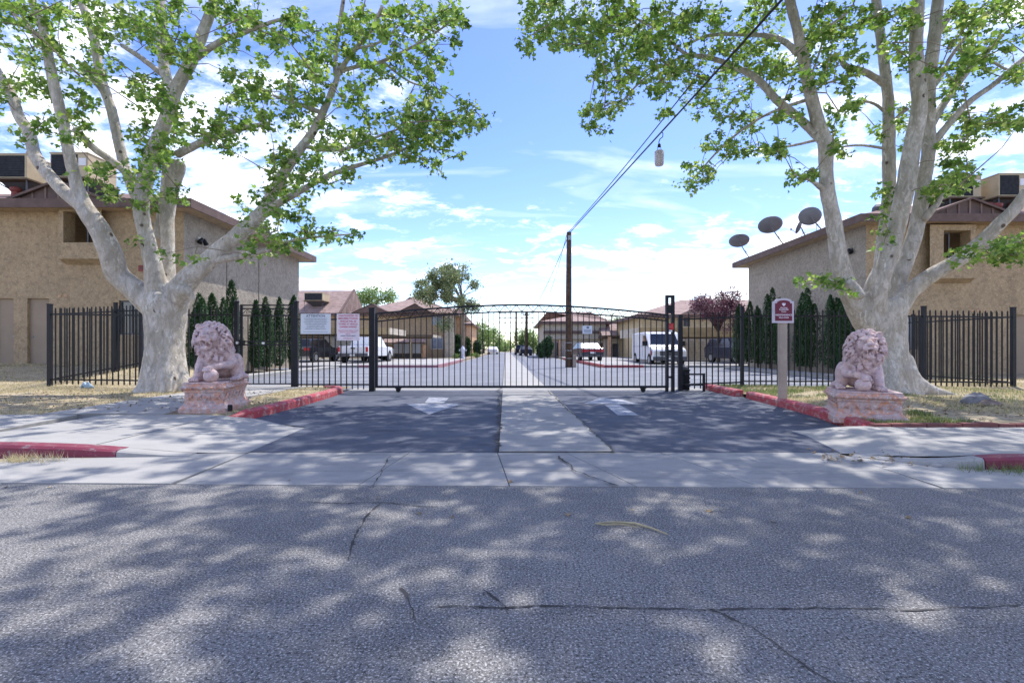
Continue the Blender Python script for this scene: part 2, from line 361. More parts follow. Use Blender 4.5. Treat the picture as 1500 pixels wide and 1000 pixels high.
M['signw'] = pmat('white_sign', (0.66,0.70,0.80), 0.5, 0.04, 2, 20, 0.05); M['signw2'] = pmat('pinkish_white_sign', (0.78,0.70,0.80), 0.5, 0.05, 2, 20, 0.05)
M['redtext'] = pmat('red_print', (0.55,0.03,0.10), 0.6, 0.1); M['greytext'] = pmat('grey_print', (0.12,0.14,0.22), 0.6, 0.1); M['whitetext'] = pmat('white_print', (0.82,0.74,0.80), 0.6, 0.05)
M['maroon'] = pmat('maroon_sign', (0.16,0.02,0.045), 0.5, 0.1); M['signframe'] = pmat('lilac_white_frame', (0.62,0.56,0.62), 0.6, 0.12)
M['post'] = pmat('weathered_post', (0.42,0.34,0.28), 0.85, 0.15, 3, 40, 0.3)
M['redbox'] = pmat('red_enamel', (0.55,0.015,0.02), 0.35, 0.1, spec=0.5); M['brick'] = pmat('painted_brick', (0.22,0.075,0.07), 0.85, 0.3, 4, 60, 0.4, c2=(0.22,0.13,0.12))
M['cooler'] = pmat('cooler_beige', (0.50,0.41,0.27), 0.55, 0.1); M['pad'] = pmat('cooler_pad', (0.03,0.034,0.042), 0.8, 0.3, 8); M['ventred'] = pmat('vent_red', (0.24,0.06,0.05), 0.6, 0.2)
M['dish'] = pmat('grey_dish', (0.20,0.20,0.22), 0.45, 0.12, 3); M['label'] = pmat('white_plastic', (0.75,0.75,0.77), 0.5, 0.05)
M['carw'] = pmat('white_car_paint', (0.74,0.76,0.80), 0.22, 0.03, 1, 10, 0.0, spec=0.6); M['cark'] = pmat('black_car_paint', (0.012,0.012,0.016), 0.15, 0.1, 1, 10, 0.0, spec=0.6)
M['card'] = pmat('dark_blue_car_paint', (0.03,0.035,0.06), 0.2, 0.1, 1, 10, 0.0, spec=0.6); M['tyre'] = pmat('tyre_rubber', (0.02,0.02,0.02), 0.9, 0.1); M['rim'] = pmat('wheel_rim', (0.4,0.41,0.43), 0.35, 0.1, metal=0.6)
M['tail'] = pmat('tail_lamp', (0.45,0.02,0.03), 0.2, 0.05, spec=0.6); M['lamp'] = pmat('head_lamp', (0.65,0.62,0.58), 0.15, 0.05, spec=0.7); M['trim'] = pmat('grey_bumper', (0.10,0.10,0.11), 0.5, 0.1)
M['wire'] = pmat('cable', (0.02,0.02,0.022), 0.6, 0.1); M['rock'] = pmat('grey_rock', (0.22,0.22,0.24), 0.9, 0.35, 6); M['rock2'] = pmat('brown_rock', (0.26,0.20,0.17), 0.9, 0.3, 6)
M['straw'] = pmat('dry_frond', (0.45,0.39,0.24), 0.8, 0.2); M['rag'] = pmat('pale_blue_rag', (0.42,0.55,0.66), 0.8, 0.15)
# ================================================================== GROUND
def hl(x, y):   # lawn on the west side: climbs towards the house
    return 0.10+0.45*sstep(12.3, 16.6, y)*sstep(-8.6, -10.6, x)+0.02*math.sin(x*2.1+y)*sstep(0,1,1)
def hr(x, y):
    return 0.11+0.02*math.sin(x*1.7+y*1.3)
def sheet(name, x0, x1, y0, y1, z, m, **k):
    return struct(name, MB().quad((x0,y0,z),(x1,y0,z),(x1,y1,z),(x0,y1,z)), m, **k)
sheet('ground', -900, 900, -60, 1600, -0.06, M['field'])
def kerbY(x): return 4.05-0.02*(x+0.3)               # far edge of the street asphalt
b = MB(); b.poly([(-60,-30,0),(60,-30,0),(60,kerbY(60)+1.2,0),(-60,kerbY(-60),0)]); street = MB(); street.poly([(-60,-30,0),(60,-30,0),(60,kerbY(8),0),(8,kerbY(8),0),(-8,kerbY(-8),0),(-60,kerbY(-8),0)])
street = struct('street', street, M['street'])
def ribbon(pts, w, z, m, name, parent=None, jit=0.35):
    mb = MB(); pts = [Vector(p) for p in pts]; fine = []
    for i in range(len(pts)-1):
        n = max(2, int((pts[i+1]-pts[i]).length/0.035))
        for k in range(n): fine.append(pts[i].lerp(pts[i+1], k/n))
    fine.append(pts[-1]); nv = []
    off = 0
    for i, p in enumerate(fine):
        t = (fine[min(i+1,len(fine)-1)]-fine[max(0,i-1)]); t.z = 0; t.normalize(); s = Vector((-t.y,t.x,0))
        off = off*0.88+random.uniform(-1,1)*w*jit*2.2; ww = w*random.choice((.35,.5,.7,1.0,1.5))*0.5
        c = p+s*off; nv.append((c-s*ww, c+s*ww))
    for i in range(len(nv)-1):
        a, c_ = nv[i], nv[i+1]
        mb.quad((a[0].x,a[0].y,a[0].z+z),(c_[0].x,c_[0].y,c_[0].z+z),(c_[1].x,c_[1].y,c_[1].z+z),(a[1].x,a[1].y,a[1].z+z))
    return mb.build(name, m, parent)
def crack(px, w=0.012, z0=0.0, parent=None): return ribbon([G(x, y, z0) for x, y in px], w, 0.004, M['crack'], 'crack', parent)
for px in ([(560,736),(525,775),(513,820)], [(450,735),(500,737),(560,736),(640,742)], [(640,890),(760,887),(900,888),(1040,893),(1200,892),(1380,895),(1500,888)],
           [(1040,893),(1100,918),(1170,968),(1215,1000)],
           [(585,862),(598,880),(605,905)], [(708,864),(730,882),(742,895)],):
    crack(px, 0.010, 0, street)
# apron between street and drive, split into slabs by joints and cracks
apron = MB().poly([(-2.72,kerbY(-2.7),-0.012),(3.36,kerbY(3.36),-0.012),(3.36,5.27,-0.012),(-2.72,5.27,-0.012)]); apron = struct('apron', apron, M['crack'])
def slab(poly, zt, m, parent, name='slab', th=0.10, g=0.006):
    c = sum((Vector((p[0],p[1],0)) for p in poly), Vector())/len(poly); q = []
    n = len(poly)
    for i in range(n):                              # inset each edge by the joint
        p0, p1, p2 = [Vector((*poly[(i+k-1) % n][:2], 0)) for k in range(3)]
        d1 = (p1-p0).normalized(); d2 = (p2-p1).normalized(); n1 = Vector((-d1.y,d1.x,0)); n2 = Vector((-d2.y,d2.x,0)); s = (n1+n2); s = s/(max(0.4, s.length_squared/2)); q.append(p1+s*g)
    zz = zt if callable(zt) else (lambda x, y: zt)
    top = [(p.x, p.y, zz(p.x, p.y)) for p in q]; bot = [(x, y, z-th) for x, y, z in top]
    mb = MB(); k = len(top); mb.v = top+bot; mb.f = [tuple(range(k)), tuple(range(k, 2*k))[::-1]]+[(i, i+k, (i+1) % k+k, (i+1) % k) for i in range(k)]
    return mb.build(name, m, parent)
za = lambda x, y: 0.004+0.016*sstep(4.0, 5.27, y)
ap = [(-2.7,None),(-1.18,None),(-0.15,None),(0.72,None),(1.95,None),(3.34,None)]
tx = [-2.7, -1.05, -0.15, 0.55, 1.52, 3.34]; bx_ = [-2.7, -1.22, -0.02, 0.98, 1.95, 3.34]
for i in range(5):
    for (ya, yb, fa, fb) in ((None, 4.52, 0, 0.38), (4.52, 5.262, 0.38, 1)):
        lx = lambda k, f: bx_[k]*(1-f)+tx[k]*f
        y0a = kerbY(lx(i,0)) if ya is None else ya; y0b = kerbY(lx(i+1,0)) if ya is None else ya
        slab([(lx(i,fa),y0a),(lx(i+1,fa),y0b),(lx(i+1,fb),yb),(lx(i,fb),yb)], za, M['apron'], apron, g=0.004)
ribbon([G(820,668,0.02),G(838,690,0.02),G(905,712,0.01)], 0.018, 0.006, M['crack'], 'crack', apron)
ribbon([G(570,668,0.02),G(560,690,0.02),G(545,712,0.01)], 0.012, 0.006, M['crack'], 'crack', apron)
# drive
DZ = 0.02
drive = MB().poly([(-2.72,5.27,DZ),(3.38,5.27,DZ),(3.7,6.65,DZ),(4.4,6.7,DZ),(5.0,9,DZ),(5.15,13.4,DZ),(-4.3,13.4,DZ),(-4.0,7.7,DZ),(-3.75,7.5,DZ),(-2.8,6.95,DZ)])
drive = struct('driveway', drive, M['drive'])
def medx(y): return -0.15-0.013*(y-5.27)
mdn = struct('median_strip', MB().poly([(medx(5.27),5.27,DZ+.004),(medx(5.27)+1.21,5.27,DZ+.004),(medx(120)+1.21,120,DZ+.004),(medx(120),120,DZ+.004)]), M['crack'])
ys = [5.28, 8.6, 13.1, 17.5, 22, 27, 33, 40, 50, 64, 90, 119]
for i in range(len(ys)-1):
    y0, y1 = ys[i], ys[i+1]; slab([(medx(y0)+.01,y0),(medx(y0)+1.2,y0),(medx(y1)+1.2,y1),(medx(y1)+.01,y1)], DZ+.012, M['apron'] if i < 2 else M['conc'], mdn, th=0.02, g=0.006)
ribbon([G(732,568,DZ),G(733,620,DZ),G(727,664,DZ)], 0.03, 0.018, M['crack'], 'crack', mdn)
ribbon([G(802,572,DZ),G(850,616,DZ),G(900,664,DZ)], 0.02, 0.018, M['crack'], 'crack', mdn)
struct('concrete_threshold', MB().box(-4.2, 5.0, 13.0, 13.9, -0.05, DZ+.006), M['apron'])
ribbon([(-3.9,12.95,DZ),(0,12.3,DZ),(4.9,12.8,DZ)], 0.02, 0.02, M['steel'], 'gate_track').__setitem__('kind', 'structure')
def arrow(px, name, label, cat):
    pass
al = MB(); z = DZ+.006
al.poly([G(595,591,z),G(678,591,z),G(628,607,z)][::-1]).poly([G(628,582,z),G(658,582,z),G(650,590,z),G(622,590,z)][::-1])
tag(al.build('painted_arrow', M['arrow']), 'worn white arrow painted on the drive, pointing out to the street', 'road marking', 'arrows painted on the drive')
al = MB(); al.poly([G(855,591,z),G(880,582,z),G(912,585,z),G(935,592,z),G(905,592,z)]).poly([G(886,593,z),G(907,592,z),G(936,608,z),G(905,608,z)][::-1])
tag(al.build('painted_arrow', M['arrow']), 'worn white arrow painted on the drive, pointing in through the gate', 'road marking', 'arrows painted on the drive')
# car park behind the gate
struct('parking_lot', MB().poly([(-9.3,13.4,0.0),(11.3,13.4,0.0),(12.0,27.6,0.0),(16,27.9,0),(16,29,0),(-19,29,0),(-17,27.5,0),(-9.3,26,0)]), M['lot'])
struct('access_road', MB().poly([(-3.9,28.9,0.004),(4.9,28.9,0.004),(4.2,140,0.004),(-4.4,140,0.004)]), M['lot'])
pw = struct('parking_pavement', MB().box(-45, -4.3, 31, 47, -0.05, 0.14), M['conc']); struct('parking_pavement', MB().box(5.3, 45, 31.5, 60, -0.05, 0.14), M['conc'])
struct('parking_kerb', MB().box(-30, -4.3, 28.9, 30.97, -0.05, 0.13), M['conc']); struct('parking_kerb', MB().box(5.3, 33, 28.9, 31.46, -0.05, 0.13), M['conc'])
struct('verge', MB().box(-60, -4.45, 47.03, 150, -0.05, 0.10), M['field']); struct('verge', MB().box(5.35, 60, 60.03, 150, -0.05, 0.10), M['field'])
for (x0,x1,y0,y1) in ((-8.6,-4.28,28.80,28.895),(-4.30,-4.2,28.9,44)):
    struct('painted_kerb', MB().box(x0,x1,y0,y1,-0.04,0.15), M['pinkkerb'])
for (x0,x1,y0,y1) in ((5.2,7.4,28.8,28.895),(5.2,5.295,28.9,52)):
    struct('painted_kerb', MB().box(x0,x1,y0,y1,-0.04,0.15), M['redkerb'])
for i in range(5): struct('parking_line', MB().box(-8.9,-5.0,15.2+i*2.6,15.3+i*2.6,0.0,0.005), M['line'])
for i in range(4): struct('parking_line', MB().box(6.2,10.8,16.2+i*2.6,16.3+i*2.6,0.0,0.005), M['line'])
# walkways by the houses
struct('house_walk', MB().box(-10.0,-9.3,17.6,27.5,-0.05,0.13), M['conc']); struct('house_walk', MB().box(11.35,12.05,17.5,27.3,-0.05,0.13), M['conc'])
# sidewalks
def zs(x, y):
    if x < 0: return 0.012+0.10*sstep(-3.0,-4.7,x)
    return 0.012+0.10*sstep(3.45,4.5,x)
sw = struct('sidewalk', MB().box(-30,-2.8,5.35,7.5,-0.09,-0.05), M['crack'])
def frontL(x): return 5.27-0.0*x
divs = [(-30,-24,-24,-30),(-24,-18,-18,-24),(-18,-12,-12,-18),(-12,-8.4,-8.6,-12),(-8.4,-6.0,-6.4,-8.6)]
for a,b_,c_,d_ in divs: slab([(a,5.28),(b_,5.28),(c_,7.55),(d_,7.55)], zs, M['conc'], sw)
# ramp pieces finer so that the height changes smoothly
def ramp(x0, x1, y0, y1, n, yf0=None, yb=None):
    mb = MB()
    for i in range(n):
        a = x0+(x1-x0)*i/n; c_ = x0+(x1-x0)*(i+1)/n
        ya = yf0(a) if yf0 else y0; yc = yf0(c_) if yf0 else y0; yd = yb(c_) if yb else y1; ye = yb(a) if yb else y1
        mb.quad((a,ya,zs(a,ya)),(c_,yc,zs(c_,yc)),(c_,yd,zs(c_,yd)),(a,ye,zs(a,ye)))
    return mb
ramp(-5.99,-4.3,5.28,7.55,10, yb=lambda x: 7.55).build('slab', M['conc'], sw)
ramp(-4.285,-2.735,5.0,7.5,12, yf0=lambda x: 5.27, yb=lambda x: 7.55-0.58*sstep(-3.9,-2.74,x)).build('slab', M['conc'], sw)
gut = struct('gutter', MB().box(-30,-2.74,4.0,5.25,-0.10,-0.06), M['crack'])
for a, b_ in ((-30,-20),(-20,-12),(-12,-7.6),(-7.6,-4.9)):
    slab([(a,kerbY(a if a>-8 else -8)+.004),(b_,kerbY(b_ if b_>-8 else -8)+.004),(b_,4.92),(a,4.92)], 0.006, M['conc'], gut, g=0.003)
slab([(-4.9,kerbY(-4.9)+.004),(-2.735,kerbY(-2.735)+.004),(-2.735,5.275),(-4.9,5.275)], 0.008, M['conc'], gut, g=0.003)
struct('gutter_dirt', MB().poly([(-30,4.9,0.002),(-4.9,4.9,0.002),(-4.0,5.09,0.010),(-4.6,5.2,0.01),(-30,5.3,0.002)]), M['soil'])
# west street kerb: tapers down to the ramp
def kerb(name, path, h, w, m, parent=None, z0=-0.03, side=1, n=3):
    """path of (x,y,height) along the road face; the body lies to the `side` of it"""
    mb = MB(); pts = [Vector(p) for p in path]; rows = []
    for i, p in enumerate(pts):
        t = (pts[min(i+1,len(pts)-1)]-pts[max(0,i-1)]); t.z = 0; t.normalize(); s = Vector((-t.y,t.x,0))*side; H = p.z; q = Vector((p.x,p.y,0))
        rows.append([q+Vector((0,0,z0)), q+s*0.01+Vector((0,0,H*0.8)), q+s*0.035+Vector((0,0,H)), q+s*w+Vector((0,0,H)), q+s*w+Vector((0,0,z0))])
    for r in rows: mb.v += [tuple(v) for v in r]
    for i in range(len(rows)-1):
        for k in range(4):
            a = i*5+k; f = (a, a+5, a+6, a+1); mb.f.append(f if side > 0 else f[::-1])
    mb.f.append((0,1,2,3,4)); e = (len(rows)-1)*5; mb.f.append((e+4,e+3,e+2,e+1,e))
    return mb.build(name, m, parent)
kl = [(-30,5.06,.135),(-12,5.06,.135),(-6,5.06,.135),(-5.0,5.06,.13),(-4.55,5.07,.113),(-4.3,5.08,.10),(-4.1,5.085,.084),(-3.95,5.09,.072)]
k2 = [(-3.94,5.09,.07),(-3.7,5.10,.047),(-3.5,5.105,.03),(-3.25,5.11,.014)]
tag(kerb('street_kerb', k2, .13, .18, M['conc']), kind='structure')
tag(kerb('street_kerb', kl, .13, .20, M['maroonkerb']), kind='structure')
kc = [(3.40,5.13,.014),(3.6,4.94,.022),(3.85,4.75,.045),(4.05,4.65,.07),(4.25,4.60,.098)]
tag(kerb('street_kerb', kc, .13, .16, M['conc']), kind='structure')
kr = [(4.26,4.595,.10),(4.5,4.57,.113),(5.5,4.56,.12),(8,4.55,.12),(30,4.55,.12)]
tag(kerb('street_kerb', kr, .13, .18, M['maroonkerb']), kind='structure')
# east sidewalk
sr = struct('sidewalk', MB().box(3.5,30,4.9,6.4,-0.09,-0.05), M['crack'])
def yfR(x): return 5.27-0.52*sstep(3.3,4.3,x)
def ybR(x): return 6.62-0.28*sstep(3.7,5.0,x)
ramp(3.37,5.9,5.27,6.6,14, yf0=yfR, yb=ybR).build('slab', M['conc'], sr)
for a, b_, c_, d_ in ((5.92,8.4,8.2,5.92),(8.4,11.5,11.3,8.2),(11.5,16,16,11.3),(16,30,30,16)): slab([(a,4.75),(b_,4.75),(c_,6.34),(d_,6.34)], 0.112, M['conc'], sr)
crk = ribbon([G(1035,650,.0)+Vector((0,0,0)) ]+[], .01, 0, M['crack'], 'x') if False else None
gr_ = struct('gutter', MB().box(3.4,30,3.9,4.95,-0.10,-0.06), M['crack'])
slab([(3.36,kerbY(3.36)+.004),(5.2,kerbY(5.2)+.004),(5.2,4.55),(4.2,4.59),(3.85,4.74),(3.36,5.18)], 0.006, M['conc'], gr_, g=0.003)
slab([(5.2,kerbY(5.2)+.004),(8,kerbY(8)+.004),(8,4.54),(5.2,4.55)], 0.006, M['conc'], gr_, g=0.003)
slab([(8,kerbY(8)+.004),(30,kerbY(8)+.004),(30,4.54),(8,4.54)], 0.006, M['conc'], gr_, g=0.003)
struct('gutter_dirt', MB().poly([(3.4,5.0,-0.01),(4.6,4.6,-.01),(30,4.5,-0.01),(30,4.75,-.01),(3.4,5.3,-.01)]), M['soil'])
# lawns
def lawn(name, x0, x1, y0, y1, h, clip, m, step=0.3):
    nx = int((x1-x0)/step); ny = int((y1-y0)/step); mb = MB(); idx = {}
    for j in range(ny+1):
        for i in range(nx+1):
            x = x0+(x1-x0)*i/nx; y = y0+(y1-y0)*j/ny; idx[i,j] = len(mb.v); mb.v.append((x, y, h(x,y)+random.uniform(-.008,.008)))
    for j in range(ny):
        for i in range(nx):
            cx = x0+(x1-x0)*(i+.5)/nx; cy = y0+(y1-y0)*(j+.5)/ny
            if clip(cx,cy): mb.f.append((idx[i,j],idx[i+1,j],idx[i+1,j+1],idx[i,j+1]))
    return struct(name, mb, m, smooth=True)
def in_drive(x, y): return -4.12 < x
lawn('lawn', -30, -4.17, 7.57, 17.1, hl, lambda x,y: not(y > 13.3 and x > -9.35), M['soil'])
def kerbRx(y):   # east kerb of the drive
    pts = [(6.5,4.42),(6.8,4.5),(8.8,4.83),(11.2,5.03),(13.4,5.0)]
    for (a,b_),(c_,d_) in zip(pts, pts[1:]):
        if a <= y <= c_: return b_+(d_-b_)*(y-a)/(c_-a)
    return 4.42 if y < 6.5 else 5.0
lawn('lawn', 4.5, 30, 6.5, 19.3, hr, lambda x,y: x > kerbRx(y)+.16 and not(y > 13.3 and x < 11.4), M['soil'], 0.2)
path = struct('garden_path', MB().box(-6.5,-5.3,8,12,0,0.02), M['crack'])
zp = lambda x, y: 0.122
slab([(-6.95,7.58),(-5.15,7.58),(-5.28,8.3),(-5.35,9.4),(-7.15,9.4)], zp, M['conc'], path)
slab([(-7.15,9.41),(-5.35,9.41),(-5.25,11.2),(-7.2,11.2)], zp, M['conc'], path)
slab([(-7.2,11.21),(-5.25,11.21),(-5.1,13.3),(-7.2,13.3)], zp, M['conc'], path)
# red kerbs of the drive
kL = [(-4.35,7.42,.03),(-4.05,7.52,.10),(-3.93,7.8,.155),(-3.9,8.6,.16),(-3.9,9.8,.165),(-3.95,11.2,.165),(-4.05,12.3,.165),(-4.25,12.7,.165),(-4.6,12.85,.16)]
tag(kerb('drive_kerb', kL, .16, .17, M['redkerb'], side=1), kind='structure')
kR = [(4.42,6.46,.03),(4.52,6.66,.13),(4.65,7.4,.16),(4.83,8.8,.165),(4.96,10.4,.165),(5.02,11.0,.165)]
tag(kerb('drive_kerb', kR, .16, .17, M['redkerb'], side=-1), kind='structure')
kR = [(4.93,11.35,.165),(4.95,12.3,.165),(4.97,13.3,.165)]
tag(kerb('drive_kerb', kR, .16, .2, M['redkerb'], side=-1), kind='structure')
# brick edging behind the east sidewalk
edg = thing('brick_edging', 'low row of dull red bricks edging the lawn behind the sidewalk', 'edging', (4.6,6.42,0.1))
me = MB().box(-.105,.105,-.05,.05,0,.055).mesh('brick', M['brick'])
for i in range(70):
    x = 4.62+i*.222; inst('brick', me, edg, (x-4.6, 6.43-6.42+random.uniform(-.008,.008), random.uniform(-.012,.008)), random.uniform(-.03,.03))

# ================================================================== scatter of blades
def blades(name, pts, m, hmin, hmax, wd, lean, label, parent=None):
    n = len(pts); pts = np.array(pts); a = RNG.uniform(0, 2*np.pi, n); h = RNG.uniform(hmin, hmax, n); l = RNG.uniform(0, lean, n); la = RNG.uniform(0, 2*np.pi, n)
    w = wd*RNG.uniform(.6,1.4,n); v = np.zeros((n,3,3)); dx = np.cos(a)*w; dy = np.sin(a)*w
    v[:,0] = pts+np.stack([dx,dy,np.zeros(n)-.01],1); v[:,1] = pts-np.stack([dx,dy,np.zeros(n)+.01],1)
    v[:,2] = pts+np.stack([np.cos(la)*l*h, np.sin(la)*l*h, h*np.sqrt(np.clip(1-0.6*(l/ max(lean,.01))**2*min(1,lean),.1,1))],1)
    off = pts.mean(0); off[2] = pts[:,2].min()
    o = np_mesh(name, (v-off).reshape(-1,3), np.arange(3*n), np.arange(n)*3, m, loc=tuple(off)); return tag(o, label, None, None, 'stuff')
from mathutils import noise as mn
def sc(n, x0, x1, y0, y1, h, ok, f=0.6, thr=-0.1):
    out = []
    while len(out) < n:
        x = random.uniform(x0,x1); y = random.uniform(y0,y1)
        if not ok(x,y): continue
        if mn.noise(Vector((x*f,y*f,3.3)))+random.uniform(-.25,.25) < thr: continue
        out.append((x,y,h(x,y)))
    return out
onpath = lambda x,y: -7.15 < x < -5.2 and y < 13.3
okL = lambda x,y: not onpath(x,y) and not(y > 13.2 and x > -9.4) and x < -4.15
blades('lawn_grass', sc(42000,-19,-4.2,7.65,17,hl,okL), M['grass'], .02,.075,.006,1.4, 'dry straw coloured grass on the west lawn')
okR = lambda x,y: x > kerbRx(y)+.2 and not(y > 13.2 and x < 11.4)
blades('lawn_grass', sc(42000,4.6,17,6.55,19,hr,okR), M['grass'], .02,.075,.006,1.4, 'dry straw coloured grass on the east lawn')
blades('green_grass', sc(9000,5.2,8.2,10.3,13.2,hr,okR,1.2,0)+sc(3500,4.7,6.0,6.6,7.6,hr,okR,2,0.05)+sc(2500,7,12,8,12.5,hr,okR,1.5,.25), M['green'], .03,.10,.006,1.0, 'green weedy grass under the east fence and by the pedestal')
def tuft(c, r, n, h): return [(c[0]+random.gauss(0,r), c[1]+random.gauss(0,r*.6), c[2]) for _ in range(n)]
blades('kerb_weeds', tuft((-4.75,4.92,0),.07,260,0)+tuft((-4.5,4.95,0),.12,160,0)+tuft((-5.3,4.9,0),.2,160,0), M['grass'], .03,.12,.003,1.2, 'straw tuft of weeds at the foot of the maroon kerb')
blades('kerb_weeds', tuft((4.4,4.53,0),.14,260,0)+tuft((4.85,4.50,0),.2,300,0)+tuft((4.1,4.58,0),.08,60,0), M['green'], .03,.12,.003,1.2, 'green and straw weeds where the east kerb starts')

# ================================================================== LEAVES
LO = np.array([(0,0),(.34,.10),(.52,.52),(.24,.50),(0,1),(-.24,.50),(-.52,.52),(-.34,.10)])
def leaves(name, cen, size, m, parent, loc, flat=0.35, shape='lobed'):
    n = len(cen); cen = np.array(cen); s = size*RNG.uniform(.5,1.4,n)
    nrm = RNG.normal(size=(n,3)); nrm[:,2] = np.abs(nrm[:,2])+flat; nrm /= np.linalg.norm(nrm,axis=1)[:,None]
    t = RNG.normal(size=(n,3)); t[:,2] -= .5; t -= nrm*(t*nrm).sum(1)[:,None]; t /= np.linalg.norm(t,axis=1)[:,None]; bt = np.cross(nrm,t)
    if shape == 'lobed':
        L_ = LO; k = 8; fold = np.abs(L_[:,0])*.35-.12*L_[:,1]**2
        fi = np.array([0,1,2,3,4, 0,4,5,6,7]); st = np.array([0,5]); nl = 10
    else:
        L_ = np.array([(0,0),(.3,.35),(0,1),(-.3,.35)]); k = 4; fold = np.abs(L_[:,0])*.3; fi = np.array([0,1,2,3]); st = np.array([0]); nl = 4
    v = cen[:,None,:]+s[:,None,None]*(L_[None,:,0,None]*bt[:,None,:]+L_[None,:,1,None]*t[:,None,:]+fold[None,:,None]*nrm[:,None,:])
    ff = (np.arange(n)[:,None]*k+fi[None,:]).ravel(); ss = (np.arange(n)[:,None]*nl+st[None,:]).ravel()
    o = np_mesh(name, v.reshape(-1,3)-np.array(loc), ff, ss, m, parent); return o

def tree(name, label, base, limbs, thin, blobs, cloud, D0, seed):
    random.seed(seed); root = thing(name, label, 'tree', base)
    tb = MB(); pts_all = []; RS = lambda lb: (.80 if lb[0][3] > 50 else .92) if min(q[1] for q in lb) > 425 else .80
    for lb in limbs:
        pp = catmull([(*P(x,y,d), r*RS(lb)*d/F) for x,y,d,r in lb], 5)
        tb.tube([Vector(q[:3]) for q in pp], [max(.012,q[3]) for q in pp], 14, wob=.05)
        for q in pp: pts_all.append(Vector(q[:3]))
    t = tb.build('trunk', M['bark'], root)
    rm = t.modifiers.new('r', 'REMESH'); rm.mode = 'VOXEL'; rm.voxel_size = 0.028
    sm = t.modifiers.new('s', 'SMOOTH'); sm.factor = .6; sm.iterations = 7
    tx_ = bpy.data.textures.new('bk', 'CLOUDS'); tx_.noise_scale = .35; dm = t.modifiers.new('d', 'DISPLACE'); dm.texture = tx_; dm.strength = .03; dm.mid_level = .5
    dg = bpy.context.evaluated_depsgraph_get(); dg.update(); me = bpy.data.meshes.new_from_object(t.evaluated_get(dg)); t.modifiers.clear(); t.data = me; me.shade_smooth()
    for lb in thin:
        pp = catmull([(*P(x,y,d), r*.85*d/F) for x,y,d,r in lb], 5); mb = MB()
        mb.tube([Vector(q[:3]) for q in pp], [max(.006,q[3]) for q in pp], 7, wob=.1); mb.build('branch', M['bark'], root, smooth=True)
        for q in pp: pts_all.append(Vector(q[:3]))
    tw = MB(); cen = []
    A = np.array([tuple(p) for p in pts_all])
    # tufts of leaves at twig ends
    tufts = []
    for (x,y,rx,ry,dd,n) in blobs:
        if 770 < x < 1130: n = int(n*1.4)
        elif x < 720: n = max(1, int(n*.86))
        for _ in range(n):
            while True:
                a, b_ = random.uniform(-1,1), random.uniform(-1,1)
                if a*a+b_*b_ < 1: break
            d = D0+dd+random.gauss(0,1.0)+(random.uniform(.8,5.2) if 770 < x < 1130 else 0); tufts.append(P(x+a*rx, y+b_*ry, d))
    for (cx,cy,cz,rx,ry,rz,n) in cloud:
        k = 0
        while k < n:
            v = Vector((random.uniform(-1,1),random.uniform(-1,1),random.uniform(-1,1)))
            if v.length > 1: continue
            p = Vector((cx+v.x*rx, cy+v.y*ry, cz+v.z*rz)); k += 1
            sy = HOR-(p.z-EYE)*F/p.y if p.y > 1 else -99; sx = 750+p.x*F/max(p.y,1)
            if sy > -12 and -40 < sx < 1540: continue
            tufts.append(p)
    tufts.sort(key=lambda p: np.min(((A-np.array(p))**2).sum(1)))
    NA = len(A); A = np.concatenate([A, np.full((len(tufts)*2,3), 1e6)])
    for i, p in enumerate(tufts):
        dist = np.linalg.norm(A[:NA]-np.array(p), axis=1); j = int(np.argmin(dist+np.where(A[:NA,2]>p.z+.2, .3, 0))); q = Vector(A[j])
        L = (q-p).length
        mid = p.lerp(q,.5)+Vector((random.uniform(-.12,.12)*L,random.uniform(-.12,.12)*L,.08*L)); tw.tube([q,mid,p],[.010+.004*L,.008,.004],4)
        A[NA] = mid; A[NA+1] = p; NA += 2
        k = random.randint(15,30); sp = random.uniform(.07,.17); ax = Vector((random.gauss(0,1),random.gauss(0,1),random.gauss(0,.5))).normalized()*random.uniform(.05,.22)
        for m_ in range(k):
            u = random.uniform(-1,1); cen.append(tuple(p+ax*u+Vector((random.gauss(0,sp*.6),random.gauss(0,sp*.6),random.gauss(0,sp*.5)))))
    tag(tw.build('twigs', M['twig'], root), kind='stuff')
    c = leaves('crown', cen, .104, M['leaf'], root, base); c['kind'] = 'stuff'
    return root
D = 11.8
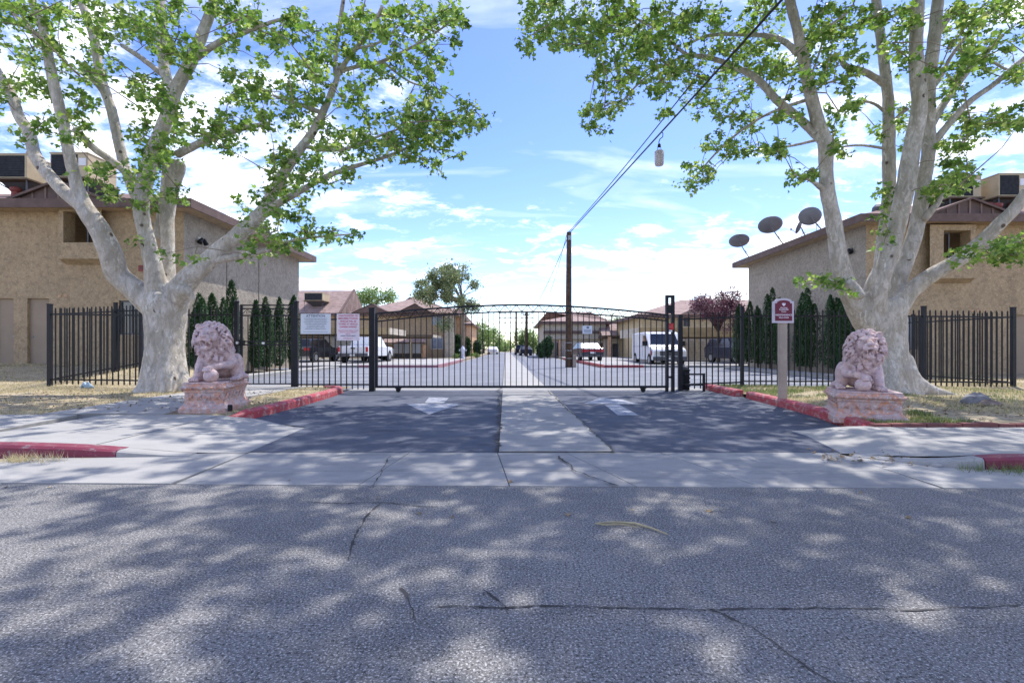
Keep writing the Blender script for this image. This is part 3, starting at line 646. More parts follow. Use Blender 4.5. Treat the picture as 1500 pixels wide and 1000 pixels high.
limbsL = [
 [(238,580,D,52),(239,560,D,38),(241,520,D,32),(242,480,D,33),(243,445,D,36),(244,430,D,32)],
 [(228,575,D-.35,16),(232,545,D-.2,18),(238,510,D-.15,20),(240,470,D,22)],
 [(200,584,D-.3,8),(214,566,D-.2,13),(230,530,D,20),(240,490,D,22)], [(285,586,D-.2,7),(268,566,D-.1,13),(254,530,D,18),(247,490,D,22)],
 [(240,592,D-.5,8),(243,572,D-.45,13),(246,530,D-.2,16),(246,490,D,18)],
 [(240,450,D,30),(222,443,D,26),(195,422,D-.1,20),(172,402,D-.2,19),(160,366,D-.4,19),(144,333,D-.5,17),(123,303,D-.6,15),(113,272,D-.6,11),(101,226,D-.7,9.5),(95,192,D-.7,9),(80,128,D-.8,9),(69,74,D-.9,8),(61,35,D-1,7.5),(45,0,D-1.1,6),(30,-60,D-1.3,5)],
 [(128,308,D-.6,12),(107,293,D-.6,11),(77,263,D-.4,11),(52,228,D-.2,10.5),(42,192,D,10),(29,173,D,9),(16,138,D+.1,9),(0,112,D+.2,8),(-30,60,D+.3,7),(-60,-20,D+.3,5)],
 [(56,236,D-.2,10),(44,220,D-.3,9.5)],
 [(236,450,D,24),(228,410,D-.2,18),(222,379,D-.3,15),(213,340,D-.4,13),(207,305,D-.4,13),(213,262,D-.4,14),(224,226,D-.4,13),(237,192,D-.4,12),(250,154,D-.4,12),(260,126,D-.4,11.5),(282,86,D-.5,10.5),(301,38,D-.5,9.5),(316,-5,D-.5,8.5),(335,-80,D-.5,6)],
 [(258,136,D-.4,10),(243,112,D-.3,9),(237,64,D-.2,9),(235,0,D-.1,8),(238,-90,D,5)],
 [(252,440,D+.1,22),(246,407,D+.2,14),(246,352,D+.3,11),(245,312,D+.4,13),(250,272,D+.4,15),(258,247,D+.4,15),(262,236,D+.4,12)],
 [(232,350,D+.6,9),(240,300,D+.7,9),(244,250,D+.7,8),(240,225,D+.6,7)],
 [(252,450,D,26),(268,418,D-.1,21),(294,392,D-.2,17),(322,367,D-.2,15.5),(353,340,D-.3,14),(386,308,D-.3,12),(405,272,D-.3,10),(431,230,D-.4,9),(460,190,D-.4,7.5),(486,136,D-.4,6),(497,104,D-.4,5)],
 [(285,440,D-.4,4),(268,425,D-.5,13),(262,440,D-.3,13)],
 [(216,330,D+.5,9),(200,290,D+.8,9),(182,241,D+.9,9),(172,200,D+.9,9),(163,160,D+.9,8.5),(147,112,D+.9,8),(138,58,D+.9,7.5),(118,0,D+.9,6.5),(100,-60,D+.9,5)],
 [(158,140,D+.9,8),(140,118,D+.8,8),(121,104,D+.7,8)],
]
thinL = [
 [(492,112,D-.4,4.5),(492,76,D-.4,4),(500,20,D-.4,3.5),(510,-40,D-.4,2.5)],[(497,104,D-.4,4.5),(520,72,D-.6,4),(544,44,D-.7,3.5),(560,10,D-.8,3)],
 [(500,104,D-.4,4),(530,96,D-.2,3.2),(560,90,D,3),(620,60,D+.1,2.2),(672,24,D+.2,1.2)],
 [(380,314,D-.3,7),(432,284,D-.5,5.5),(484,256,D-.6,4.5),(532,240,D-.6,3.5),(580,224,D-.6,2.5),(650,190,D-.6,1.4)],
 [(446,214,D-.4,4),(480,220,D-.6,3.2),(512,216,D-.8,3),(575,192,D-1,1.8),(620,180,D-1,1.2)],
 [(312,382,D-.2,7),(362,373,D-.4,5.5),(399,364,D-.5,4),(440,350,D-.6,2.8),(515,343,D-.6,1.2)],
 [(109,189,D+.3,6),(138,218,D+.5,6),(166,237,D+.7,6),(195,262,D+.8,6)],[(179,67,D,3.5),(208,86,D-.1,4.5),(236,108,D-.2,5)],
 [(289,84,D-.5,6),(323,61,D-.8,5),(358,48,D-1,4.2),(400,32,D-1.2,3),(440,22,D-1.3,2)],[(260,226,D-.2,7),(304,205,D-.5,6),(352,189,D-.7,4.5),(395,180,D-.8,3)],
 [(69,74,D-.9,5),(50,50,D-1,4),(20,20,D-1.2,3)],[(560,90,D,2.4),(600,120,D,1.8),(640,130,D,1.2)],[(470,165,D-.4,4),(430,150,D-.6,3),(400,140,D-.7,2)],
 [(520,72,D-.6,2.5),(560,60,D-.9,2),(600,20,D-1,1.5)],
]
blobsL = [(30,30,45,45,-.8,26),(95,25,60,35,-.6,30),(60,85,45,30,-.6,18),(40,140,50,25,.3,18),(95,150,40,25,.3,14),(85,185,42,16,-.7,12),(30,200,18,8,.1,4),(170,40,45,40,.3,24),(150,85,30,30,.4,12),(130,110,25,20,.5,8),(110,205,25,12,.3,5),
 (235,20,40,25,-.5,14),(250,60,40,30,-.4,16),(215,45,25,22,-.3,9),(270,75,30,30,-.5,10),(215,125,35,22,-.2,10),(235,160,38,30,-.5,15),(250,195,34,28,-.6,16),(210,215,35,22,-.5,12),(230,240,38,22,-.6,14),(200,262,28,18,-.4,9),(212,300,26,18,-.6,7),(255,285,20,14,-.5,6),(150,255,24,15,-.9,8),(160,282,20,10,-.9,5),
 (340,20,40,25,-.7,14),(395,30,50,30,-.7,20),(330,70,30,20,-.6,7),(360,110,38,30,-.4,14),(400,145,40,30,-.5,18),(310,190,45,14,-.6,12),(360,180,50,18,-.6,15),(350,140,25,20,-.5,6),(345,215,20,12,-.5,5),
 (440,60,40,45,-.3,26),(440,120,42,40,-.4,26),(450,165,40,25,-.5,14),(500,60,38,45,-.4,22),(540,30,48,30,-.5,22),(590,30,45,28,-.4,20),(640,20,44,22,-.2,17),(680,20,20,16,-.1,5),(560,80,45,28,-.4,14),(600,100,48,20,-.2,14),(650,75,30,20,0,9),(520,115,30,25,-.3,9),
 (400,230,30,20,-.5,9),(430,262,40,22,-.6,14),(400,295,32,22,-.6,12),(465,250,50,22,-.6,18),(500,205,45,28,-.6,22),(550,190,50,32,-.7,28),(600,185,50,36,-.7,30),(650,175,45,35,-.7,26),(690,170,22,22,-.7,8),(630,222,44,24,-.7,16),(570,230,35,16,-.7,9),(640,140,30,14,-.5,8),(510,150,28,16,-.4,7),
 (380,330,28,14,-.5,6),(440,345,46,16,-.6,15),(495,345,28,10,-.6,8),(400,362,44,14,-.5,12),(370,378,18,8,-.5,3),(350,300,18,12,-.4,3),(430,310,36,12,-.6,7),(285,380,8,4,-.5,1),(200,355,6,6,-.6,1),(238,380,6,12,-.6,2),(290,170,25,30,-.4,6)]
cloudL = [(-7.6,11.4,11.2,5.2,4.8,2.6,320),(-4.8,8.8,10.0,4.0,2.8,1.4,70),(-12.5,11.5,10,3.5,4,2,90),(-11.5,6.2,8.6,3.0,1.8,1.0,14)]
tree('sycamore_tree', 'leafy sycamore with pale mottled trunk growing behind the lion with an orange pedestal front', (-8.05,D,0.08), limbsL, thinL, blobsL, cloudL, D, 5)
D = 11.5
limbsR = [
 [(1300,580,D,56),(1299,560,D,44),(1298,530,D,37),(1297,500,D,34),(1294,470,D,36),(1292,450,D,36),(1290,440,D,30)],
 [(1312,530,D,24),(1332,556,D-.2,18),(1356,570,D-.35,12),(1392,579,D-.5,6),(1410,582,D-.5,3)],
 [(1305,540,D,24),(1322,568,D-.3,17),(1340,582,D-.5,9)], [(1292,540,D,20),(1282,570,D-.3,15),(1268,584,D-.4,8)], [(1300,540,D-.2,20),(1302,575,D-.5,15),(1304,590,D-.6,8)],
 [(1278,480,D-.1,24),(1262,462,D-.2,21),(1249,436,D-.3,18),(1237,412,D-.3,17),(1228,372,D-.4,15),(1221,326,D-.4,13.5),(1212,280,D-.5,12.5),(1210,246,D-.5,12.5),(1208,208,D-.5,12.5),(1196,172,D-.5,11.5),(1184,123,D-.6,10.5),(1175,77,D-.6,10),(1166,37,D-.6,9),(1157,0,D-.6,8.5),(1140,-90,D-.6,6)],
 [(1240,412,D-.5,9),(1254,424,D-.6,9),(1262,436,D-.7,9)],
 [(1285,470,D,24),(1281,430,D-.3,20),(1300,380,D-.4,16),(1311,341,D-.4,15),(1324,286,D-.5,15.5),(1331,245,D-.5,15),(1339,199,D-.5,14),(1347,155,D-.5,13),(1343,107,D-.5,12),(1342,61,D-.5,11),(1345,0,D-.5,10),(1350,-100,D-.5,7)],
 [(1300,470,D+.1,24),(1304,445,D+.1,18),(1316,410,D+.1,14),(1334,363,D+.1,13),(1346,317,D+.1,12.5),(1353,270,D+.1,12),(1361,215,D+.1,11),(1360,178,D+.1,11),(1361,123,D,10.5),(1368,61,D,10.5),(1374,0,D,9.5),(1385,-90,D,7)],
 [(1288,440,D+.5,13),(1291,369,D+.8,10),(1296,332,D+.9,10),(1302,280,D+.9,10.5),(1302,215,D+.9,10.5),(1301,153,D+.9,9.5),(1298,117,D+.9,9),(1291,61,D+.9,8.5),(1285,15,D+.9,8),(1275,-70,D+.9,6)],
 [(1300,470,D,26),(1316,448,D-.1,19),(1336,424,D-.2,15),(1371,399,D-.4,13.5),(1405,381,D-.6,13),(1439,353,D-.8,12.5),(1463,329,D-1,11.5),(1482,311,D-1.1,10.5),(1503,284,D-1.2,10),(1545,235,D-1.4,8),(1590,150,D-1.6,6)],
]
thinR = [
 [(1204,205,D-.5,9),(1190,192,D-.6,7.5),(1163,167,D-.8,7),(1138,147,D-.9,6.5),(1117,123,D-1,6),(1101,110,D-1.1,5.5),(1071,96,D-1.3,4.8),(1037,84,D-1.5,4),(1006,80,D-1.7,3.2),(985,63,D-1.8,2.6),(950,35,D-2,2),(900,20,D-2.1,1.2)],
 [(1002,82,D-1.7,2.6),(964,101,D-1.8,2),(929,129,D-1.9,1.7),(894,178,D-2,1)],[(1168,78,D-.6,6),(1150,62,D-.7,5),(1132,54,D-.8,4.2),(1101,51,D-1,3.6),(1040,52,D-1.3,2.8),(1006,66,D-1.4,2)],
 [(1184,146,D-.5,3.2),(1141,160,D-.8,2.4),(1101,181,D-1,2),(1058,215,D-1.2,1.8),(1015,262,D-1.3,1)],[(1206,203,D-.5,3),(1153,215,D-.7,1.9),(1101,222,D-.8,1)],
 [(1211,280,D-.5,6),(1200,273,D-.6,4.5),(1188,265,D-.7,2.8),(1163,255,D-.8,1.2)],
 [(1297,125,D+.9,6),(1282,114,D+.8,5.5),(1262,104,D+.6,5.5),(1240,98,D+.5,5),(1232,86,D+.4,4)],[(1260,108,D+.6,2.6),(1224,118,D+.4,2),(1199,126,D+.3,1.5)],[(1300,168,D+.9,3),(1282,153,D+.8,2.4),(1261,150,D+.7,2),(1236,168,D+.6,1.2)],[(1298,218,D+.9,2.6),(1261,213,D+.7,2),(1224,216,D+.6,1.3)],
 [(1352,322,D,7),(1371,301,D-.2,5),(1380,283,D-.3,4),(1387,256,D-.3,2)],
 [(1362,218,D+.1,7),(1393,178,D-.1,5.5),(1423,147,D-.2,5),(1457,123,D-.3,4.5),(1485,98,D-.4,4),(1520,70,D-.5,3)],[(1361,190,D+.1,7),(1380,156,D+.2,6),(1408,117,D+.3,5),(1439,80,D+.4,4),(1469,52,D+.4,3)],
 [(1366,130,D,4),(1380,110,D,3.5),(1393,83,D,3),(1423,43,D,2.4)],[(1368,64,D,6),(1380,40,D,5),(1402,9,D,4),(1420,-30,D,3)],[(1301,190,D+.8,3),(1318,168,D+.7,3),(1330,160,D+.5,3)],[(1184,120,D-.5,2),(1196,90,D-.4,1.8),(1212,40,D-.3,1.4)],
 [(1439,80,D+.4,2.6),(1470,100,D+.3,2),(1500,110,D+.3,1.5)],[(1175,77,D-.6,3),(1200,50,D-.7,2.5),(1240,20,D-.8,2)],[(1420,375,D-.6,3),(1450,362,D-.9,2),(1495,352,D-1,1)],[(1238,415,D-.4,2),(1210,410,D-.8,1.6),(1180,415,D-1,1)],
]
blobsR = [(795,22,34,24,-1.6,14),(830,50,50,30,-1.6,24),(880,20,55,25,-1.7,26),(900,70,50,35,-1.7,26),(940,45,48,40,-1.7,28),(985,30,45,28,-1.5,18),(785,60,24,16,-1.6,6),(905,110,36,24,-1.8,13),(870,178,20,24,-1.9,8),(895,150,26,20,-1.9,7),(940,125,40,22,-1.7,11),(980,90,40,26,-1.5,14),(975,165,14,12,-1.6,3),(1020,150,30,24,-1.3,9),
 (1040,40,44,34,-1.2,18),(1030,100,44,24,-1.3,14),(1075,70,36,34,-1,16),(1085,120,34,30,-1,13),(1120,30,38,32,-.9,16),(1120,85,34,30,-.9,13),(1155,120,30,28,-.7,10),(1070,165,30,12,-1,6),(1060,212,30,20,-1.2,12),(1018,256,26,18,-1.3,12),(1095,185,16,18,-1,6),(1112,222,26,13,-.9,8),(1140,215,16,16,-.8,5),(1152,178,26,12,-.7,5),(1165,255,18,10,-.8,4),(1185,258,10,8,-.7,2),
 (1205,30,34,30,-.7,14),(1200,75,28,24,-.6,8),(1235,45,34,38,-.2,16),(1215,115,36,18,0,9),(1240,90,28,20,.3,8),(1215,180,20,24,-.2,8),(1228,218,14,12,0,4),(1240,150,26,14,.5,5),(1275,25,26,24,.3,9),(1322,40,22,34,.2,10),(1312,90,18,20,.3,5),(1320,168,18,22,.4,7),(1287,192,14,14,.5,4),(1335,15,26,14,0,5),(1325,215,12,10,.3,2),
 (1395,40,26,28,-.1,9),(1395,85,34,26,0,12),(1430,60,36,36,.2,15),(1440,20,44,24,-.1,13),(1475,40,32,40,-.1,15),(1470,95,34,24,.1,10),(1390,125,24,18,0,6),(1400,155,26,22,0,8),(1420,190,34,18,-.2,10),(1460,178,34,16,-.3,10),(1490,170,20,16,-.4,5),(1390,215,24,12,-.3,7),(1398,240,26,14,-.4,9),(1395,272,24,12,-.5,8),(1412,268,14,12,-.5,4),(1372,282,14,10,-.4,3),(1490,110,18,14,0,4),
 (1298,285,9,22,.6,5),(1290,350,9,12,.3,3),(1297,325,8,6,.3,1),(1430,375,34,12,-.8,10),(1465,362,28,12,-1,7),(1490,378,20,10,-1.1,6),(1188,412,20,6,-.8,4),(1232,418,8,12,-.6,3),(1500,355,18,10,-1.1,4)]
cloudR = [(6.0,10.6,11.0,5.4,4.6,2.6,540),(2.6,7.6,9.6,4.2,3.2,1.7,500),(6.2,6.6,9.4,4.6,3.4,1.9,700),(11.5,10.5,10.5,3.5,4,2,100),(5.2,4.6,9.0,4.0,1.6,1.2,420),(3.2,12.8,11.9,4.2,3.4,2.0,460)]
for lb in thinR:
    if min(q[0] for q in lb) < 1130:
        for i, q in enumerate(lb): t_ = i/(len(lb)-1) if lb[0][0] > 1140 else 1; lb[i] = (q[0], q[1], q[2]+(D+1.5-q[2]+1.2*t_)*t_, q[3])
tree('sycamore_tree', 'leafy sycamore with several pale stems and a surface root, behind the lion facing right', (8.4,D,0.08), limbsR, thinR, blobsR, cloudR, D, 9)

# ---- generic small-leaf crowns
def cluster_crown(name, ellips, n, size, m, parent, loc, shape='oval', flat=.2, clump=0.0, nc=40):
    cen = []
    for (cx,cy,cz,rx,ry,rz,wt) in ellips:
        cl = []
        for _ in range(nc):
            v = RNG.normal(size=3); v /= np.linalg.norm(v); r = RNG.uniform(.55,1)**.5; cl.append((cx+v[0]*rx*r, cy+v[1]*ry*r, cz+v[2]*rz*r))
        k = int(n*wt); cl = np.array(cl)
        if clump: cen.append(cl[RNG.integers(0,nc,k)]+RNG.normal(size=(k,3))*clump)
        else:
            v = RNG.normal(size=(k,3)); v /= np.linalg.norm(v,axis=1)[:,None]; cen.append(np.array([cx,cy,cz])+v*np.array([rx,ry,rz])*(RNG.uniform(.35,1,k)**.4)[:,None])
    cen = np.concatenate(cen); o = leaves(name, cen, size, m, parent, loc, flat, shape); o['kind'] = 'stuff'; return o
def cypress(x, y, z, h, r, label, group, n=8000):
    r *= 1.05
    root = thing('cypress_tree', label, 'tree', (x,y,z), 0, group)
    MB().tube([(x,y,z-.1),(x,y,z+h*.7)], [.05,.02], 6).build('trunk', M['darkbark'], root)
    ns = random.randint(2,4); cen = []
    for s in range(ns):
        ox = random.uniform(-.4,.4)*r; oy = random.uniform(-.4,.4)*r; hh = h*(1 if s == 0 else random.uniform(.8,.97)); k = n//ns
        t = RNG.uniform(0,1,k)**.9; prof = np.minimum(1, 4.2*t+.45)*(1-t**3.6)**.7
        a = RNG.uniform(0,2*np.pi,k); rr = r*(.72 if ns > 1 else 1)*prof*RNG.uniform(.5,1.05,k)**.5*(1+.2*np.sin(a*3+s*2+t*9))
        cen.append(np.stack([x+ox+np.cos(a)*rr, y+oy+np.sin(a)*rr, z+.22+t*(hh-.22)],1))
    cen = np.concatenate(cen); c = leaves('crown', cen, .062, M['cypress'], root, (x,y,z), .0, 'oval'); c['kind'] = 'stuff'
    return root
gL = 'cypresses along the side of the west house'
hts = [(-10.1,16.5,2.75,.36),(-10.1,17.3,2.8,.33),(-10.15,17.9,2.75,.28),(-10.1,18.8,3.45,.34),(-10.15,20.0,2.85,.3),(-10.15,21.2,3.1,.33),(-10.15,22.4,3.2,.36),(-10.15,23.4,3.4,.36)]
for i,(x,y,h,r) in enumerate(hts): cypress(x,y,.12,h,r, 'dark cypress by the west house wall, '+['broad one next to the lion','second from the lion','third from the lion, low and narrow','tall pointed one at the footgate lock','thin one seen through the footgate','thin pointed one at the footgate centre','bushy one near the footgate hinge','last one by the far wall corner'][i], gL)
gR = 'cypresses along the side of the east house'
hts = [(12.3,27.7,3.4,.36),(12.3,26.6,3.4,.36),(12.3,25.6,3.1,.34),(12.3,24.4,3.85,.38),(12.3,23.4,3.3,.34),(12.3,21.9,3.35,.36),(12.3,21.1,3.5,.38),(12.3,19.5,3.0,.36),(12.25,18.7,3.05,.40)]
for i,(x,y,h,r) in enumerate(hts): cypress(x,y,.12,h,r, 'dark cypress by the east house wall, '+['last one by the far wall corner','second from the far corner','third from the far corner','tall one rising just left of the maroon sign','hidden behind the maroon sign post','first of two right of the maroon sign','taller of two right of the maroon sign','slimmer of two next to the tree','broad one next to the tree'][i], gR)
# ================================================================== HOUSES
def wall_with_holes(plane, a0, a1, z0, z1, c, holes, depth, inward, th=0.25):
    """plane 'y': wall in the plane y=c spanning x; plane 'x': wall in the plane x=c spanning y. inward: +1/-1 along the normal axis into the house"""
    mb = MB()
    def pt(a, z, o=0.0): return (a, c+o*inward, z) if plane == 'y' else (c+o*inward, a, z)
    xs = sorted({a0, a1, *[h[0] for h in holes], *[h[1] for h in holes]}); zs_ = sorted({z0, z1, *[h[2] for h in holes], *[h[3] for h in holes]})
    for i in range(len(xs)-1):
        for j in range(len(zs_)-1):
            cx = (xs[i]+xs[i+1])/2; cz = (zs_[j]+zs_[j+1])/2
            if any(h[0] < cx < h[1] and h[2] < cz < h[3] for h in holes): continue
            mb.quad(pt(xs[i],zs_[j]), pt(xs[i+1],zs_[j]), pt(xs[i+1],zs_[j+1]), pt(xs[i],zs_[j+1]))
    for h in holes:
        a, b_, u, w = h[:4]
        for (p, q) in (((a,u),(b_,u)),((b_,u),(b_,w)),((b_,w),(a,w)),((a,w),(a,u))): mb.quad(pt(*p), pt(*q), pt(*q,depth), pt(*p,depth))
    mb.quad(pt(a0,z1), pt(a1,z1), pt(a1,z1,th), pt(a0,z1,th))
    return mb
def obox(plane, a0, a1, z0, z1, c, o0, o1, inward):
    mb = MB()
    y0, y1 = sorted((c+o0*inward, c+o1*inward))
    return mb.box(a0,a1,y0,y1,z0,z1) if plane == 'y' else mb.box(y0,y1,a0,a1,z0,z1)
def window(parent, plane, a0, a1, z0, z1, c, inward, depth=0.12, fr='winframe', gl='glass', mull=True, label=None):
    mb = MB(); w = 0.05
    for (p,q,u,v) in ((a0,a1,z0,z0+w),(a0,a1,z1-w,z1),(a0,a0+w,z0+w,z1-w),(a1-w,a1,z0+w,z1-w)):
        k = obox(plane,p,q,u,v,c,depth-.06,depth,inward); n = len(mb.v); mb.v += k.v; mb.f += [tuple(n+i for i in f) for f in k.f]
    if mull:
        k = obox(plane,(a0+a1)/2-.02,(a0+a1)/2+.02,z0+w,z1-w,c,depth-.045,depth,inward); n = len(mb.v); mb.v += k.v; mb.f += [tuple(n+i for i in f) for f in k.f]
    o = mb.build('window', M[fr], parent)
    obox(plane,a0+.01,a1-.01,z0+.01,z1-.01,c,depth-.02,depth-.01,inward).build('pane', M[gl], o)
    if label: o['label'] = label
    return o
def hip_roof(parent, x0, x1, y0, y1, ze, slope, fh=0.24, m='shingle', fm='fascia', hipL=True, hipR=True, axis='x'):
    """eaves rectangle, fascia under it"""
    if axis == 'x':
        h = (y1-y0)/2; zr = ze+h*slope; ym = (y0+y1)/2; xa = x0+h if hipL else x0; xb = x1-h if hipR else x1
        A,B,Cc,Dd = (x0,y0,ze),(x1,y0,ze),(x1,y1,ze),(x0,y1,ze); r0,r1 = (xa,ym,zr),(xb,ym,zr)
    else:
        h = (x1-x0)/2; zr = ze+h*slope; xm = (x0+x1)/2; ya = y0+h if hipL else y0; yb = y1-h if hipR else y1
        A,B,Cc,Dd = (x1,y0,ze),(x1,y1,ze),(x0,y1,ze),(x0,y0,ze); r0,r1 = (xm,ya,zr),(xm,yb,zr)
    mb = MB().poly([A,B,r1,r0]).poly([Cc,Dd,r0,r1]).poly([Dd,A,r0]).poly([B,Cc,r1])
    mb.poly([A,Dd,Cc,B])
    roof = mb.build('roof', M[m], parent)
    fb = MB(); t = .05
    fb.box(x0-t,x1+t,y0-t,y0,ze-fh,ze+.02).box(x0-t,x1+t,y1,y1+t,ze-fh,ze+.02).box(x0-t,x0,y0,y1,ze-fh,ze+.02).box(x1,x1+t,y0,y1,ze-fh,ze+.02)
    fb.build('fascia', M[fm], roof)
    MB().box(x0+.001,x1-.001,y0+.001,y1-.001,ze-fh+.03,ze-fh+.05).build('soffit', M['stucco'], roof)
    return roof, zr
def wall_lamp(x, y, z, parent, nx):
    mb = MB().lathe([(.06,-.03),(.06,.0)], (x,y,z), 10); mb.build('lamp_mount', M['winframe'], parent)
    MB().tube([(x,y,z),(x+.0,y-.12,z-.05)],.03,8).tube([(x,y-.10,z-.03),(x,y-.2,z-.12)],[.05,.08],10).build('wall_lamp', M['iron'], parent)

def house(west):
    sg = -1 if west else 1
    if west: Y0, Y1, XI, XO, zb, ze, st = 17.0, 26.2, -10.9, -27.0, 0.45, 5.86, 'stucco'
    else: Y0, Y1, XI, XO, zb, ze, st = 19.3, 28.9, 13.35, 30.0, 0.02, 5.98, 'stucco'
    h = thing('house', 'two storey tan stucco house, brown hip roof, '+('west of the gate' if west else 'with four dishes'), 'house', ((XI+XO)/2, (Y0+Y1)/2, zb))
    a0, a1 = sorted((XI, XO)); pz = lambda py: EYE+(HOR-py)*Y0/F; pxx = lambda px: (px-750)*Y0/F
    if west:
        doors = [(pxx(-8),pxx(20)),(pxx(40),pxx(72))]; zd = pz(437); db = zb+.08
        win2 = (pxx(105),pxx(137),pz(358),pz(313)); wing = (pxx(174),pxx(207),pz(490),pz(440)); bay = (pxx(98),pxx(160),pz(388),pz(306))
    else:
        doors = [(pxx(1487),pxx(1519)),(pxx(1545),pxx(1577))]; zd = pz(461); db = zb+.1
        win2 = (pxx(1372),pxx(1392),pz(380),pz(340)); wing = (pxx(1326),pxx(1345),pz(512),pz(462)); bay = (pxx(1352),pxx(1418),pz(415),pz(332))
    holes = [(d0,d1,db,zd) for d0,d1 in doors]+[wing, (win2[0],win2[0]+(1.05 if west else 1.0),win2[2],win2[3])]
    wall_with_holes('y', a0, a1, zb-.3, ze-.2, Y0, holes, 0.14, 1).build('wall', M[st], h)
    wall_with_holes('x', Y0, Y1, zb-.3, ze-.2, XI, [], 0.1, sg).build('wall', M['stucco_g'], h)
    MB().quad((a0,Y1,zb-.3),(a1,Y1,zb-.3),(a1,Y1,ze-.2),(a0,Y1,ze-.2)).build('wall', M['stucco_g'], h)
    for d0,d1 in doors:
        d = obox('y',d0,d1,db,zd,Y0,.10,.135,1).build('door', M['door'], h)
        hx = d0+.09 if (west and d0 > -17) or not west and d0 > 17 else d1-.09
        MB().lathe([(.012,0),(.03,.02),(.035,.04),(.02,.06)], (0,0,0), 10).build('handle', M['steel'], d, world=False).location = Vector((hx,Y0+.10,zb+1.0))-Vector(d.matrix_basis.translation)-Vector(h.location)
    window(h,'y',*wing,Y0,1,.12, gl='glass' if west else 'glass_l')
    # projecting bay with the deep-set window
    bx0,bx1,bz0,bz1 = bay; w = win2; pr = .32
    bm_ = wall_with_holes('y', bx0, bx1, bz0+.15, bz1, Y0-pr, [(w[0],w[0]+(1.05 if west else 1.0),w[2],w[3])], pr, 1, th=pr)
    bm_.quad((bx0,Y0-pr,bz0+.15),(bx1,Y0-pr,bz0+.15),(bx1,Y0,bz0),(bx0,Y0,bz0)); bm_.poly([(bx0,Y0-pr,bz0+.15),(bx0,Y0,bz0),(bx0,Y0,bz0+.16)]).poly([(bx1,Y0-pr,bz0+.15),(bx1,Y0,bz0),(bx1,Y0,bz0+.16)])
    bay_o = bm_.build('bay', M[st], h)
    w0 = w[0]; w1 = w[0]+(1.05 if west else 1.0)
    window(bay_o,'y',(w0+.45 if west else w0),(w1 if west else w0+.55),w[2],w[3],Y0,1,.13, gl='glass')
    # house lamps, number sign
    lx, ly, lz = (XI-.0, 0, 0)
    p = P(270,350,Y0+.6) if west else P(1252,367,Y0+.8)
    lamp = MB().box(XI-.04 if not west else XI, XI if not west else XI+.04, Y0+.75,Y0+.95, p.z-.1,p.z+.1).build('lamp_mount', M['whiteframe'] if west else M['winframe'], h)
    q = Vector((XI+(.12 if west else -.12), Y0+.85, p.z))
    MB().tube([q+Vector((0,-.03,.05)),q+Vector((0,-.18,-.1))],[.05,.085],10).build('wall_lamp', M['iron'], h)
    MB().tube([q+Vector((0,.06,.05)),q+Vector((0,.2,-.1))],[.05,.085],10).build('wall_lamp', M['iron'], h)
    if west:
        s = P(211,393,Y0); n = MB().box(s.x-.17,s.x+.22,Y0-.03,Y0-.003,s.z-.1,s.z+.1).build('number_sign', M['ventred'], h)
        MB().box(s.x-.12,s.x+.17,Y0-.036,Y0-.031,s.z-.06,s.z+.06).build('sign_face', M['brick'], n)
        for px in (88, 96): q = P(px,433,Y0); MB().box(q.x-.05,q.x+.05,Y0-.02,Y0-.002,q.z-.04,q.z+.03).build('vent', M['stucco_p'], h)
        for px in (332,379):
            yy = -(10.9)*F/(px-750); MB().box(XI+.002,XI+.03,yy-.015,yy+.015,.3,5.5).build('conduit', M['stucco_g'], h)
    else:
        for px in (1424,1432,1442): q = P(px,455,Y0); MB().box(q.x-.04,q.x+.04,Y0-.02,Y0-.002,q.z-.04,q.z+.03).build('vent', M['stucco_p'], h)
        MB().box(XI-.035,XI-.003,24.5,27.5,2.2,2.25).build('conduit', M['stucco_g'], h)
    roof, zr = hip_roof(h, a0-.6, a1+.6, Y0-.6, Y1+.6, ze, .335, .27)
    # small gable on the front slope
    gx = pxx(100) if west else P(1408,310,Y0).x; gw = 1.55; gz = ze+.02; gy = Y0-.35; gh = .62
    g = MB().poly([(gx-gw,gy,gz),(gx+gw,gy,gz),(gx,gy,gz+gh)]).build('gable', M['fascia'], roof)
    gb = MB(); gb.poly([(gx-gw-.12,gy-.12,gz-.02),(gx,gy-.12,gz+gh+.03),(gx,gy+2.0,gz+gh+.03),(gx-gw-.12,gy+.1,gz-.02)]).poly([(gx+gw+.12,gy-.12,gz-.02),(gx,gy-.12,gz+gh+.03),(gx,gy+2.0,gz+gh+.03),(gx+gw+.12,gy+.1,gz-.02)]); gb.build('gable_roof', M['shingle'], roof)
    bt = MB()
    for i in range(-3,4):
        x = gx+i*.42; hh = gh*(1-abs(i*.42)/gw)
        if hh > .05: bt.box(x-.03,x+.03,gy-.03,gy-.002,gz,gz+hh)
    bt.build('batten', M['shingle'], roof)
    bg = MB()
    for s in (-1,1): bg.tube([(gx+s*(gw+.1),gy-.1,gz),(gx,gy-.1,gz+gh)], .05, 4)
    bg.build('bargeboard', M['fascia'], roof)
    vx = [(23,276,Y0+1.6),(68,280,Y0+1.5)] if west else [(1447,296,Y0+1.0),(1484,300,Y0+1.0),(1461,305,Y0+.6)]
    for px,py,d in vx:
        q = P(px,py,d); zr_ = ze+(d-(Y0-.6))*.335
        v = MB().lathe([(.13,-.05),(.13,.16),(.17,.2),(.17,.3),(.1,.34)], (q.x,d,zr_), 12).build('roof_vent', M['ventred'], roof); 
        if px == 23: MB().lathe([(.07,.3),(.07,.7)], (q.x,d,zr_), 10).build('flue', M['steel'], v)
    if not west:
        q = P(1261,303,Y0+3.2); MB().lathe([(.22,0),(.2,.16),(.1,.27),(.02,.3)], (14.9,20.85,ze+.68), 14).build('turbine_vent', M['winframe'], roof)
        tb = MB().box(XI+.1,XI+.4,25,25.2,ze+.1,ze+.14).build('roof_flashing', M['steel'], roof)
    return h, roof
